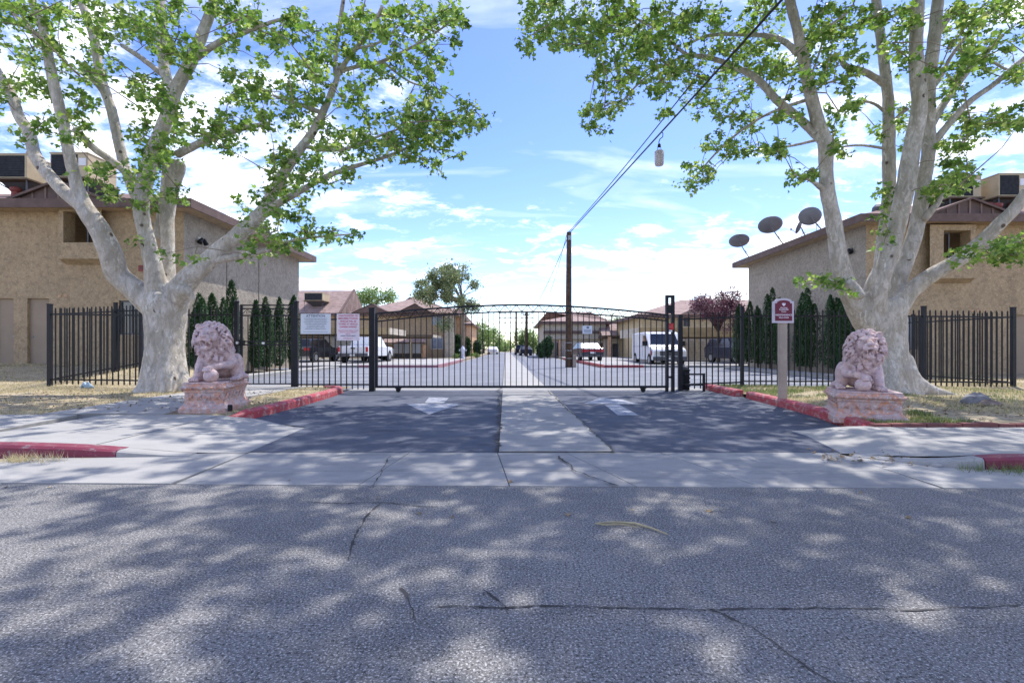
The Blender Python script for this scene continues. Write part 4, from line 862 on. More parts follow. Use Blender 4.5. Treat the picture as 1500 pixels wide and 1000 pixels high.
hw, rw = house(True); he, re_ = house(False)
# roof coolers
def cooler(x, y, z, label, front_tan, w=1.05, rz=0.0):
    t = thing('roof_cooler', label, 'cooler', (x,y,z), rz, 'evaporative coolers on the house roofs', local=True); hw_ = w/2; H = .86
    MB().box(-hw_,hw_,-hw_,hw_,0,H).build('housing', M['cooler'], t, bevel=.02)
    p = MB().box(-hw_+.05,hw_-front_tan,-hw_-.012,-hw_+.01,.05,H-.05).build('pad', M['pad'], t)
    lv = MB()
    for i in range(9): lv.box(-hw_+.07,hw_-front_tan-.02,-hw_-.03,-hw_-.014,.09+i*.083,.115+i*.083)
    lv.build('louvers', M['pad'], t)
    if front_tan > .15: MB().box(hw_-front_tan+.04,hw_-.06,-hw_-.012,-hw_-.001,.42,.68).build('maker_plate', M['label'], t)
    MB().box(-hw_-.02,hw_+.02,-hw_-.02,hw_+.02,H-.001,H+.03).build('lid', M['cooler'], t)
    st = MB().box(-hw_-.08,hw_+.08,-hw_-.08,hw_+.08,-.06,-.005)
    st.build('platform', M['darkbeam'], t)
    for sx in (-1,1):
        for sy, ln in ((-1,1.15),(1,.75)): MB().tube([(sx*hw_,sy*hw_,-.06),(sx*hw_,sy*hw_,-ln)],.025,6).build('leg', M['winframe'], t)
        MB().tube([(sx*hw_,-hw_,-.1),(sx*hw_*.1,hw_*1.6,-.75)],.02,6).build('brace', M['winframe'], t)
    MB().poly([(-hw_,-hw_*.6,-.07),(hw_,-hw_*.6,-.07),(.25,.2,-.75),(-.25,.2,-.75)]).poly([(hw_,-hw_*.6,-.07),(hw_,hw_,-.07),(.25,.5,-.75),(.25,.2,-.75)]).poly([(-hw_,-hw_*.6,-.07),(-hw_,hw_,-.07),(-.25,.5,-.75),(-.25,.2,-.75)]).build('duct', M['winframe'], t)
    return t
def cz(py, d): return EYE+(HOR-py)*d/F
cooler(P(38,0,19).x, 19, cz(262,18.5), 'beige box cooler with dark louvred front, outermost on the west house roof', .08, 1.15)
cooler(P(124,0,19).x, 19, cz(262,18.5), 'beige box cooler with a small white plate, behind the trunk on the west house roof', .36, 1.35)
cooler(P(1395,0,21).x, 21, cz(290,20.5), 'beige box cooler with a small white plate, nearer the gable on the east house roof', .34, 1.25)
cooler(P(1464,0,20.6).x, 20.6, cz(288,20.1), 'beige box cooler with wide dark louvred front, at the outer end of the east roof', .36, 1.15)
# satellite dishes
def dish(px, py, d, label, r, tilt=38, az=-60, foot=None):
    c = P(px,py,d); t = thing('satellite_dish', label, 'satellite dish', (0,0,0), 0, 'grey satellite dishes on the house eaves'); t.location = foot
    mb = MB(); nr, na = 5, 22; rot = Vector(tilt).normalized().to_track_quat('Z','Y').to_matrix()
    rows = []
    for s in (0, 1):
        for i in range(nr+1):
            rr = i/nr; 
            for k in range(na):
                a = 2*math.pi*k/na; v = rot @ Vector((math.cos(a)*rr*r*1.08, math.sin(a)*rr*r*.92, rr*rr*r*.22-s*.02)); mb.v.append(tuple(c+v))
    for s in (0,1):
        b0 = s*(nr+1)*na
        for i in range(nr):
            for k in range(na):
                q = (b0+i*na+k, b0+i*na+(k+1)%na, b0+(i+1)*na+(k+1)%na, b0+(i+1)*na+k); mb.f.append(q if s == 0 else q[::-1])
    for k in range(na):
        a = nr*na+k; b_ = nr*na+(k+1)%na; mb.f.append((a, b_, b_+(nr+1)*na, a+(nr+1)*na))
    mb.build('reflector', M['dish'], t, smooth=True)
    ft = Vector(foot); back = c+rot@Vector((0,0,-.05))
    MB().tube([ft, ft.lerp(back,.55)+Vector((0,0,-.02)), back],[.028,.028,.024],8).build('mast', M['dish'], t)
    tip = c+rot@Vector((0,-r*.55,r*1.0)); MB().tube([c+rot@Vector((0,-r*.9,r*.15)), tip],.014,6).build('feed_arm', M['dish'], t)
    MB().lathe([(.02,-.05),(.045,-.03),(.045,.05),(.02,.07)], tuple(tip), 10).build('feed_horn', M['label'], t)
    MB().tube([ft+Vector((0,.35,0)), ft.lerp(back,.5)],.01,5).tube([ft+Vector((0,-.3,0)), ft.lerp(back,.5)],.01,5).build('stay', M['dish'], t)
    return t
ex = 12.75
def rp(px): d = ex*F/(px-750); return d
for px,py,d,fx,r,lb in ((1083,354,27.6,1096,.46,'grey dish lowest on the east eave, farthest out over the lot'),(1129,331,24.6,1146,.55,'grey dish second up the east eave, tilted flat'),(1172,333,22.0,1178,.36,'smaller grey dish turned aside beside the big upright one'),(1187,317,21.2,1202,.50,'large upright grey dish highest on the east eave by the trunk')):
    dd = ex*F/(fx-750); sm_ = dish(px,py,dd,lb,r*.92*dd/24,[(.15,.62,.75),(.1,.68,.7),(-.75,.6,.4),(.28,.85,.35)][int(px>1100)+int(px>1150)+int(px>1180)],0,(ex+.05,dd,5.98))
dish(383,338,24.0,'grey dish half hidden by leaves on the west house eave',.34,(.2,.7,.6),20,(-10.3,24.0,5.9))

# ================================================================== FENCES AND GATES
def picket_mesh(h, s=0.019, m='iron'):
    mb = MB().box(-s/2,s/2,-s/2,s/2,0,h-.03); k = s*.5
    b0 = len(mb.v); mb.v += [(-k,-k,h-.03),(k,-k,h-.03),(k,k,h-.03),(-k,k,h-.03),(0,0,h)]
    mb.f += [(b0,b0+1,b0+4),(b0+1,b0+2,b0+4),(b0+2,b0+3,b0+4),(b0+3,b0,b0+4)]
    return mb.mesh('picket', M[m])
PK = picket_mesh(1.93, .024)
def fence(x0, y0, x1, y1, z0, z1, label, h=1.98, posts=(0,1), gap=.137, group='black picket fence runs', rails=(.16,1.80), ph=None, pw=.075, skip=None):
    t = thing('picket_fence', label, 'fence', (x0,y0,z0), 0, group); L_ = math.hypot(x1-x0,y1-y0); ux, uy = (x1-x0)/L_, (y1-y0)/L_; ang = math.atan2(uy,ux)
    n = int(L_/gap); ph = ph or h+.08
    for i in range(1, n):
        f = i/n
        inst('picket', PK, t, ((x1-x0)*f,(y1-y0)*f,(z1-z0)*f+.06), ang)
    for r_ in rails:
        sx, sy = -uy*.02, ux*.02
        MB().prism([(x0-sx,y0-sy,z0+r_),(x0+sx,y0+sy,z0+r_),(x0+sx,y0+sy,z0+r_+.036),(x0-sx,y0-sy,z0+r_+.036)], (x1-x0,y1-y0,z1-z0)).build('rail', M['iron_b'], t)
    for f in posts:
        x = x0+(x1-x0)*f; y = y0+(y1-y0)*f; z = z0+(z1-z0)*f
        p = MB().box(x-pw/2,x+pw/2,y-pw/2,y+pw/2,z-.1,z+ph,rot=ang).build('post', M['iron_b'], t)
        MB().box(x-pw/2-.008,x+pw/2+.008,y-pw/2-.008,y+pw/2+.008,z+ph,z+ph+.02,rot=ang).build('post_cap', M['iron_b'], p)
    return t
FY = 12.9
gx = lambda px, d=FY: (px-750)*d/F
fence(gx(73),FY,gx(207),FY,.13,.10,'black picket fence run standing left of the sycamore by the blue rag', posts=(0,1), pw=.085)
fence(gx(207)+.1,FY,gx(349),FY,.10,.12,'black picket fence run behind the sycamore trunk up to the footgate', posts=())
fence(gx(73),FY+.15,gx(73)+.1,16.9,.14,.56,'black picket fence run going back from the corner post to the west house', posts=(.5,1))
fence(gx(433),FY,gx(541),FY,.0,.0,'black picket fence run carrying the white notices beside the sliding gate', posts=(0,), h=2.0)
fence(gx(1000),FY,gx(1087),FY,.0,.06,'black picket fence run between gate motor and red kerb end', posts=(1,), h=2.0)
fence(gx(1089),FY,gx(1255),FY,.08,.08,'black picket fence run behind the maroon sign', posts=(), h=2.0)
fence(gx(1330),FY,gx(1484),FY,.08,.05,'black picket fence run right of the sycamore, ending in a thick post', posts=(.15,1), pw=.085)
fence(gx(1484),FY+.15,gx(1484)-.05,19.1,.06,.1,'black picket fence run going back from the thick post to the east house', posts=(.5,1))
# footgate
x0, x1 = gx(352), gx(430); t = thing('footgate', 'black iron footgate with scroll panel and lock, between fence and notices', 'gate', ((x0+x1)/2,FY,.05))
def bar(x0,x1,z0,z1,y=FY,th=.035): return MB().box(x0,x1,y-th/2,y+th/2,z0,z1)
zt = cz(446,FY)
bar(x0,x0+.06,.08,zt).build('stile', M['iron_b'], t); bar(x1-.06,x1,.08,zt).build('stile', M['iron_b'], t)
for zz in (cz(447,FY),cz(452,FY),cz(462,FY),cz(500,FY),cz(505,FY),cz(562,FY)): bar(x0+.06,x1-.06,zz-.016,zz+.016).build('rail', M['iron_b'], t)
for i in range(1,9):
    x = x0+.06+(x1-x0-.12)*i/9; m_ = MB().box(x-.009,x+.009,FY-.009,FY+.009,.2,cz(463,FY)); m_.build('picket', M['iron'], t)
def scroll(cx, cz_, y, w, h, parent, ang=0.0, r=.007, m='iron'):
    ca, sa = math.cos(ang), math.sin(ang); mb = MB()
    T = lambda u, v: (cx+u*ca-v*sa, y, cz_+u*sa+v*ca)
    mb.tube([T(-w/2+w*k/12, -h*.40*math.cos(2*math.pi*k/12)) for k in range(13)], r, 5)
    for uc, vc, sg in ((0,-.12,1),(w/2,.12,-1),):
        mb.tube([T(uc+w*.17*(1-k/16)*math.cos(a_)-(0 if sg > 0 else 0), vc*h+sg*h*.30*(1-k/16)*math.sin(a_)) for k in range(13) for a_ in (math.pi*.0+k*.55,)], r*.85, 4)
    return mb.build('scroll', M[m], parent)
for i in range(4): scroll(x0+.18+(x1-x0-.36)*i/3, cz(457,FY), FY, .3, .14, t)
MB().box(x0-.12,x0+.10,FY-.05,FY+.05,cz(506,FY),cz(498,FY)).build('lock_box', M['iron'], t); MB().tube([(x0-.02,FY-.06,cz(502,FY)),(x0-.02,FY-.12,cz(502,FY))],.035,10).build('knob', M['steel'], t)
MB().box(gx(384),gx(388),FY-.022,FY-.018,cz(504,FY),cz(501,FY)).build('lock_plate', M['label'], t)
for px, nm in ((346.5,'gatepost beside the lock of the footgate'),(434,'gatepost carrying the hinges of the footgate')):
    x = gx(px); pt = thing('gatepost','square black iron '+nm,'post',(x,FY,0)); MB().box(x-.045,x+.045,FY-.045,FY+.045,-.1,cz(443,FY)).build('post', M['iron_b'], pt, bevel=.006); MB().lathe([(.07,0),(.07,.03),(.02,.07)],(x,FY,cz(443,FY)),8).build('cap', M['iron_b'], pt)
# sliding gate: arched, with a scroll band
GY = 12.55; x0, x1 = gx(551,GY), gx(978,GY)
t = thing('sliding_gate', 'wide black iron sliding gate with arched top and scrollwork band', 'gate', ((x0+x1)/2,GY,.03))
gxx = lambda px: (px-750)*GY/F; gzz = lambda py: EYE+(HOR-py)*GY/F
xm = gxx(762); 
def arch(x, ymid, yl, yr):
    f = (x-xm)/((x1-xm) if x > xm else (xm-x0)); e = yr if x > xm else yl; return gzz(ymid+(e-ymid)*abs(f)**1.75)
topz = lambda x: arch(x,446.5,459.5,461.5); botz = lambda x: arch(x,456.5,471,470)
def arc_bar(fn, name, hgt=.035, th=.045):
    mb = MB(); N_ = 48
    for i in range(N_):
        a = x0+(x1-x0)*i/N_; c_ = x0+(x1-x0)*(i+1)/N_; za_, zc_ = fn(a), fn(c_)
        b0 = len(mb.v); mb.v += [(a,GY-th/2,za_-hgt/2),(a,GY+th/2,za_-hgt/2),(a,GY+th/2,za_+hgt/2),(a,GY-th/2,za_+hgt/2),(c_,GY-th/2,zc_-hgt/2),(c_,GY+th/2,zc_-hgt/2),(c_,GY+th/2,zc_+hgt/2),(c_,GY-th/2,zc_+hgt/2)]
        mb.f += [(b0+k,b0+(k+1)%4,b0+4+(k+1)%4,b0+4+k) for k in range(4)]
    return mb.build(name, M['iron_b'], t)
arc_bar(topz,'top_rail',.04); arc_bar(botz,'top_rail',.032)
MB().box(x0,x1,GY-.025,GY+.025,gzz(568),gzz(564.6)).build('bottom_rail', M['iron_b'], t)
n = 52
for i in range(1, n):
    x = x0+(x1-x0)*i/n; MB().box(x-.0095,x+.0095,GY-.0095,GY+.0095,gzz(565),botz(x)-.01).build('picket', M['iron'], t)
MB().box(x0-.02,x0+.04,GY-.03,GY+.03,gzz(568),topz(x0)).build('stile', M['iron_b'], t); MB().box(x1-.04,x1+.02,GY-.03,GY+.03,gzz(568),topz(x1)).build('stile', M['iron_b'], t)
ns = 26
for i in range(ns):
    x = x0+(x1-x0)*(i+.5)/ns; an = math.atan2(topz(x+.1)-topz(x-.1), .2); scroll(x,(topz(x)+botz(x))/2, GY, .275, .165, t, an, .009)
for px in (583.5,942):
    x = gxx(px); w = MB(); w.tube([(x,GY-.03,.075),(x,GY+.03,.075)],.055,16); w.build('wheel', M['tyre'], t); MB().box(x-.07,x+.07,GY-.04,GY+.04,.10,gzz(568)-.002).build('wheel_bracket', M['iron'], t)
# signs on gate
s0 = (gxx(853),gxx(867),gzz(489),gzz(477)); tag(MB().box(s0[0],s0[1],GY-.035,GY-.028,s0[2],s0[3]).build('gate_notice', M['signw']), 'small bluish white notice hung on the sliding gate', 'sign')
gn = bpy.data.objects['gate_notice']
MB().box(gxx(859),gxx(862.5),GY-.04,GY-.0352,gzz(481),gzz(478.5)).build('emblem', M['greytext'], gn); 
for i in range(3): MB().box(gxx(855),gxx(865),GY-.04,GY-.0352,gzz(483.6+i*1.7),gzz(483+i*1.7)).build('print_line', M['greytext'], gn)
# gate guide posts, motor
for px, top, nm, w_ in ((545,455,'thick black post where the sliding gate closes',.135),):
    x = gx(px,12.75); pt = thing('gatepost', nm, 'post', (x,12.75,0)); MB().box(x-w_/2,x+w_/2,12.7,12.84,-.1,cz(452,12.75)).build('post', M['iron_b'], pt, bevel=.006); MB().box(x-w_/2-.01,x+w_/2+.01,12.69,12.85,cz(452,12.75)+.001,cz(452,12.75)+.025).build('cap', M['iron_b'], pt)
x = gx(981,12.8); g2 = thing('gate_guide_frame', 'tall black double post frame with open top that guides the sliding gate', 'gate frame', (x,12.8,0))
zt = cz(433,12.8)
MB().box(gx(975,12.7),gx(978.5,12.7),12.65,12.75,-.05,zt).build('post', M['iron_b'], g2); MB().box(gx(983.5,12.7),gx(987.5,12.7),12.65,12.75,-.05,zt).build('post', M['iron_b'], g2)
MB().box(gx(978.5,12.7),gx(983.5,12.7),12.65,12.75,zt-.06,zt).build('cross_bar', M['iron_b'], g2); MB().box(gx(978.5,12.7),gx(983.5,12.7),12.66,12.74,cz(459,12.7),cz(447,12.7)).build('plate', M['iron_b'], g2)
for z_ in (1.0,.35): MB().box(gx(978.5,12.7),gx(983.5,12.7),12.67,12.73,z_,z_+.05).build('cross_bar', M['iron_b'], g2)
pt = thing('gatepost', 'black square post right behind the red box of the gate frame', 'post', (gx(996),12.9,0)); MB().box(gx(993.5),gx(999.5),12.86,12.95,-.05,cz(461,12.9)).build('post', M['iron_b'], pt)
rb = thing('alarm_box', 'small red box with a white foot fixed to the gate guide frame', 'key box', (gx(981),12.6,cz(483,12.6)))
MB().box(gx(976.5,12.6),gx(986,12.6),12.55,12.64,cz(483,12.6),cz(473.5,12.6)).build('box', M['redbox'], rb, bevel=.012); MB().box(gx(979,12.6),gx(984,12.6),12.56,12.63,cz(486,12.6),cz(483.1,12.6)).build('foot', M['label'], rb); MB().box(gx(978.5,12.6),gx(983,12.6),12.543,12.549,cz(481,12.6),cz(477,12.6)).build('panel', M['tail'], rb)
mo = thing('gate_motor', 'dark ribbed gate motor cabinet standing on the threshold by the guide frame', 'gate motor', (gx(1003,13.1),13.15,0))
a, b_ = gx(997,13.1), gx(1009,13.1)
MB().box(a,b_,13.02,13.34,.02,cz(541,13.1)).build('cabinet', M['iron_b'], mo, bevel=.02)
MB().lathe([(.02,.1),(.11,.05),(.12,-.02)], ((a+b_)/2,13.18,cz(541,13.1)+.02), 14).build('hood', M['trim'], mo)
for i in range(5): MB().box(a-.006,b_+.006,13.0,13.018,.12+i*.1,.15+i*.1).build('rib', M['iron'], mo)
lr = thing('low_rail', 'low black rail frame guarding the gate motor beside the red kerb', 'guard rail', (gx(1020),12.85,0))
for zz in (cz(548,12.75),cz(563.5,12.75)): MB().box(gx(1004,12.75),gx(1031,12.75),12.73,12.77,zz-.02,zz+.02).build('rail', M['iron_b'], lr)
MB().box(gx(1029.5,12.75),gx(1032.5,12.75),12.72,12.78,-.02,cz(546.5,12.75)).build('post', M['iron_b'], lr)
# ---- notices
def txt(s, name, size, loc, m, parent, rot=(math.pi/2,0,0), sx=1.0):
    c = bpy.data.curves.new(name,'FONT'); c.body = s; c.size = size; c.align_x = 'CENTER'; c.align_y = 'CENTER'; c.extrude = .0008; c.offset = size*.018; c.materials.append(m); c.resolution_u = 2
    o = bpy.data.objects.new(name, c); C.objects.link(o); o.parent = parent; o.location = Vector(loc)-Vector(parent.location); o.rotation_euler = rot; o.scale = (sx,1,1); bpy.context.view_layer.update(); me = bpy.data.meshes.new_from_object(o.evaluated_get(bpy.context.evaluated_depsgraph_get())); lo, sc2 = o.location.copy(), o.scale.copy(); bpy.data.objects.remove(o); o = bpy.data.objects.new(name, me); C.objects.link(o); o.parent = parent; o.location = lo; o.rotation_euler = rot; o.scale = sc2; return o
SY = 12.84
def notice(px0, px1, py0, py1, m, label):
    a, b_, z0, z1 = gx(px0,SY), gx(px1,SY), cz(py1,SY), cz(py0,SY); o = thing('notice_sign', label, 'sign', ((a+b_)/2,SY,z0)); MB().box(a,b_,SY-.004,SY+.004,z0,z1).build('board', m, o)
    for x in (a+.03,b_-.03):
        for z_ in (z0+.03,z1-.03): MB().tube([(x,SY-.009,z_),(x,SY-.0045,z_)],.008,6).build('bolt', M['steel'], o)
    return o, (a+b_)/2, z0, z1
o, cx, z0, z1 = notice(440.5,484.5,459.5,489,M['signw'],'wide bluish white ATTENTION notice on the fence by the footgate')
txt('ATTENTION','heading',.085,(cx,SY-.006,z1-.055),M['greytext'],o)
for i, s in enumerate(['ALL VISITORS AND VENDORS MUST REGISTER AT','THE MANAGEMENT OFFICE BEFORE ENTERING','NO SOLICITING NO LOITERING NO TRESPASSING','THIS PROPERTY IS PRIVATE AND MONITORED','ALL VEHICLES MUST DISPLAY A PERMIT','NO PARKING IN FRONT OF THE GATE','OFFICE HOURS 9 TO 5 MONDAY TO FRIDAY']): txt(s,'print_line',.026,(cx,SY-.006,z1-.125-i*.042),M['greytext'],o)
MB().box(cx-.31,cx+.31,SY-.0075,SY-.0045,z0+.045,z0+.05).build('rule', M['greytext'], o)
o, cx, z0, z1 = notice(493.5,526.5,459.5,498.5,M['signw2'],'taller pinkish white tow away notice with red lettering on the fence')
L5 = ['UNAUTHORIZED OR','IMPROPERLY PARKED','VEHICLES WILL BE','TOWED AT VEHICLE','OWNERS EXPENSE']
for i, s in enumerate(L5): txt(s,'heading',.062,(cx,SY-.006,z1-.05-i*.07),M['redtext'],o,sx=.82)
for i, s in enumerate(['VEHICLES MAY BE RECOVERED BY CALLING','PHONE THE TOWING COMPANY AT','22658 CVC']): txt(s,'print_line',.030,(cx,SY-.006,z1-.42-i*.045),M['redtext'],o,sx=.85)
txt('SHERIFF DEPARTMENT','heading',.042,(cx,SY-.006,z1-.555),M['greytext'],o,sx=.9); txt('24 HOURS A DAY','print_line',.03,(cx,SY-.006,z0+.05),M['redtext'],o)
# ---- maroon sign on its post
sy = 9.4; gs = lambda px: (px-750)*sy/F; zz = lambda py: cz(py,sy)
o = thing('community_sign', 'maroon sign with arched top and pale frame on a tan post by the red kerb', 'sign', (gs(1147),sy,.1))
MB().box(gs(1142.5),gs(1153.5),sy,sy+.09,-.05,zz(473)).build('post', M['post'], o, bevel=.006)
def arched(x0,x1,z0,z1,zt,n=12,sh=.22):
    pts = [(x0,z0),(x1,z0),(x1,z1)]; cx = (x0+x1)/2; hw_ = (x1-x0)/2*(1-sh)
    for k in range(n+1): a = math.pi*k/n; pts.append((cx+hw_*math.cos(a), z1+(zt-z1)*math.sin(a)**.8))
    pts.append((x0,z1)); return pts
fr = arched(gs(1130.5),gs(1161),zz(473),zz(441.5),zz(437)); MB().prism([(x,sy-.045,z) for x,z in fr],(0,.042,0)).build('frame', M['signframe'], o)
fc = arched(gs(1133.5),gs(1158),zz(470),zz(444.5),zz(440)); MB().prism([(x,sy-.055,z) for x,z in fc],(0,.009,0)).build('face', M['maroon'], o)
cxm = gs(1145.8); yy = sy-.057
em = MB().poly([(cxm-.035,yy,zz(444)),(cxm-.03,yy,zz(446.5)),(cxm,yy,zz(449)),(cxm+.03,yy,zz(446.5)),(cxm+.035,yy,zz(444)),(cxm+.012,yy,zz(445)),(cxm,yy,zz(443.2)),(cxm-.012,yy,zz(445))]); em.build('emblem', M['whitetext'], o)
for s, py, sz in (('Housing',451,.038),('Residential',453.6,.038),('Center',456.6,.032),('INDEPENDENCE',461.6,.042),('VILLA PARK',465.4,.036)): txt(s,'lettering',sz,(cxm,yy,zz(py)),M['whitetext'],o)

# ================================================================== STONE LIONS (signed distance field -> surface nets)
def surface_nets(D_, org, h):
    s = D_ < 0; nx, ny, nz = D_.shape
    c = np.zeros((nx-1,ny-1,nz-1), int)
    for i in (0,1):
        for j in (0,1):
            for k in (0,1): c += s[i:nx-1+i, j:ny-1+j, k:nz-1+k]
    act = (c > 0) & (c < 8); idx = -np.ones(act.shape, int); A = np.argwhere(act); idx[act] = np.arange(len(A))
    pos = np.zeros((len(A),3)); cnt = np.zeros(len(A)); cor = [(i,j,k) for i in (0,1) for j in (0,1) for k in (0,1)]
    for a in cor:
        for ax in range(3):
            if a[ax]: continue
            b_ = list(a); b_[ax] = 1; da = D_[A[:,0]+a[0],A[:,1]+a[1],A[:,2]+a[2]]; db = D_[A[:,0]+b_[0],A[:,1]+b_[1],A[:,2]+b_[2]]
            x = (da < 0) != (db < 0); t = np.where(x, da/np.where(x, da-db, 1), 0); p = np.tile(np.array(a,float),(len(A),1)); p[:,ax] += t; pos[x] += p[x]; cnt[x] += 1
    V = (A+pos/np.maximum(cnt,1)[:,None])*h+np.array(org); F_ = []
    for ax in range(3):
        u, w = [(1,2),(2,0),(0,1)][ax]; sh = [slice(None)]*3; sh2 = [slice(None)]*3; sh[ax] = slice(0,-1); sh2[ax] = slice(1,None)
        s0 = s[tuple(sh)]; s1 = s[tuple(sh2)]; E = np.argwhere(s0 != s1); inn = (E[:,u] > 0) & (E[:,w] > 0) & (E[:,u] < act.shape[u]) & (E[:,w] < act.shape[w]); E = E[inn]
        q = []
        for du, dw in ((-1,-1),(0,-1),(0,0),(-1,0)):
            e = E.copy(); e[:,u] += du; e[:,w] += dw; q.append(idx[e[:,0],e[:,1],e[:,2]])
        q = np.stack(q,1); fl = s0[E[:,0],E[:,1],E[:,2]]; q[~fl] = q[~fl][:,::-1]; F_.append(q[(q >= 0).all(1)])
    return V, np.concatenate(F_)
def lion_mesh():
    h = .0085; org = np.array([-.62,-.78,-.03]); dims = np.array([1.24,1.62,1.27]); N_ = (dims/h).astype(int)
    D_ = np.full(N_, 1.0, np.float32); ax = [org[i]+np.arange(N_[i])*h for i in range(3)]
    def sub(lo, hi):
        a = np.clip(((np.array(lo)-org)/h).astype(int), 0, N_-1); b_ = np.clip(((np.array(hi)-org)/h).astype(int)+2, 1, N_)
        sl = tuple(slice(a[i], b_[i]) for i in range(3)); g = np.meshgrid(ax[0][sl[0]], ax[1][sl[1]], ax[2][sl[2]], indexing='ij', sparse=True); return sl, g
    def comb(sl, d, k, cut):
        o = D_[sl]
        if cut:
            hh = np.clip(.5-.5*(o+d)/k,0,1) if False else None
            D_[sl] = np.maximum(o, -d)
        else:
            hh = np.clip(.5+.5*(d-o)/k,0,1); D_[sl] = d*(1-hh)+o*hh-k*hh*(1-hh)
    def ell(c, r, k=.03, cut=False, rot=None):
        m = max(r)+2.5*k+.02; sl, g = sub([c[i]-m for i in range(3)],[c[i]+m for i in range(3)]); x, y, z = g[0]-c[0], g[1]-c[1], g[2]-c[2]
        if rot:
            ca, sa = math.cos(R(rot)), math.sin(R(rot)); y, z = y*ca+z*sa, -y*sa+z*ca
        q = np.sqrt((x/r[0])**2+(y/r[1])**2+(z/r[2])**2); d = (q-1)*min(r)*np.clip(.6+.4*q,0,1.6); comb(sl, d.astype(np.float32), k, cut)
    def cap(a, b_, ra, rb, k=.025, cut=False):
        a, b_ = np.array(a,float), np.array(b_,float); m = max(ra,rb)+2.5*k+.02; sl, g = sub(np.minimum(a,b_)-m, np.maximum(a,b_)+m); ba = b_-a; L2 = (ba**2).sum()+1e-9
        t = np.clip(((g[0]-a[0])*ba[0]+(g[1]-a[1])*ba[1]+(g[2]-a[2])*ba[2])/L2,0,1); d = np.sqrt((g[0]-a[0]-t*ba[0])**2+(g[1]-a[1]-t*ba[1])**2+(g[2]-a[2]-t*ba[2])**2)-(ra+(rb-ra)*t); comb(sl, d.astype(np.float32), k, cut)
    def chain(pts, k=.02):
        for (p, q) in zip(pts, pts[1:]): cap(p[:3], q[:3], p[3], q[3], k)
    # body
    ell((.04,.42,.27),(.23,.28,.25),.06); cap((.03,.34,.34),(-.01,-.05,.47),.215,.215,.08); ell((-.01,-.14,.42),(.20,.17,.26),.06)
    for s in (-1,1): ell((.03+s*.17,-.10,.50),(.10,.15,.17),.04)                       # shoulders
    for s in (-1,1):
        ell((.05+s*.20,.30,.25),(.115,.23,.235),.03,rot=-12); cap((.05+s*.24,.18,.10),(.05+s*.25,.42,.07),.07,.085,.03)
        cap((.06+s*.25,.36,.05),(.06+s*.27,-.02,.05),.06,.055,.02); ell((.06+s*.275,-.10,.045),(.075,.10,.05),.015)
        for i in range(4): ell((.06+s*.275+(i-1.5)*.034,-.185,.035),(.021,.045,.030),.006)
    # straight foreleg, viewer's left
    chain([(-.16,-.10,.46,.105),(-.19,-.24,.26,.082),(-.20,-.31,.12,.066),(-.20,-.34,.06,.066)]); ell((-.20,-.40,.048),(.082,.115,.052),.02)
    for i in range(4): ell((-.20+(i-1.5)*.038,-.50,.036),(.022,.048,.033),.006)
    # lifted foreleg over the ball
    chain([(.18,-.08,.46,.10),(.27,-.12,.34,.082),(.25,-.20,.28,.076)]); chain([(.25,-.20,.29,.072),(.13,-.40,.27,.056),(.06,-.47,.245,.055)]); ell((.035,-.50,.235),(.075,.085,.05),.015)
    for i in range(4): cap((-.015+i*.034,-.545,.245),(-.02+i*.034,-.60,.195),.021,.017,.005)
    ell((.07,-.50,.11),(.118,.118,.115),.004)
    # head
    ell((-.01,-.20,.74),(.235,.20,.25),.05); ell((-.01,-.38,.775),(.150,.13,.165),.04)
    cap((-.01,-.42,.765),(-.01,-.57,.74),.098,.080,.03)
    for s in (-1,1):
        ell((-.01+s*.048,-.605,.708),(.058,.056,.045),.008); ell((-.01+s*.095,-.46,.74),(.055,.06,.06),.02)
        cap((-.01+s*.030,-.535,.862),(-.01+s*.125,-.475,.872),.030,.020,.008); cap((-.01+s*.07,-.60,.675),(-.01+s*.105,-.52,.64),.018,.016,.008)
    cap((-.01,-.46,.85),(-.01,-.625,.80),.040,.046,.012); ell((-.01,-.655,.785),(.056,.034,.033),.004)
    cap((-.01,-.42,.600),(-.01,-.555,.585),.070,.062,.02); ell((-.01,-.56,.57),(.066,.055,.038),.008)
    ell((-.01,-.60,.655),(.070,.135,.048),.004,cut=True)
    for s in (-1,1): ell((-.01+s*.066,-.560,.825),(.030,.030,.020),.004,cut=True); ell((-.01+s*.066,-.545,.825),(.020,.022,.018),.002); ell((-.01+s*.024,-.690,.778),(.012,.016,.010),.002,cut=True)
    for s in (-1,1): cap((-.01+s*.046,-.63,.690),(-.01+s*.044,-.63,.640),.014,.006,.001); cap((-.01+s*.040,-.60,.605),(-.01+s*.040,-.605,.645),.012,.005,.001)
    cap((-.01,-.46,.625),(-.01,-.59,.628),.030,.022,.002)
    for s in (-1,1): ell((-.01+s*.18,-.33,.945),(.050,.03,.055),.01); ell((-.01+s*.18,-.358,.945),(.027,.022,.034),.003,cut=True)
    # mane: locks laid in rows round the face and down the chest
    rg = random.Random(4); cc = np.array((-.01,-.20,.745)); rr = np.array((.285,.24,.29))
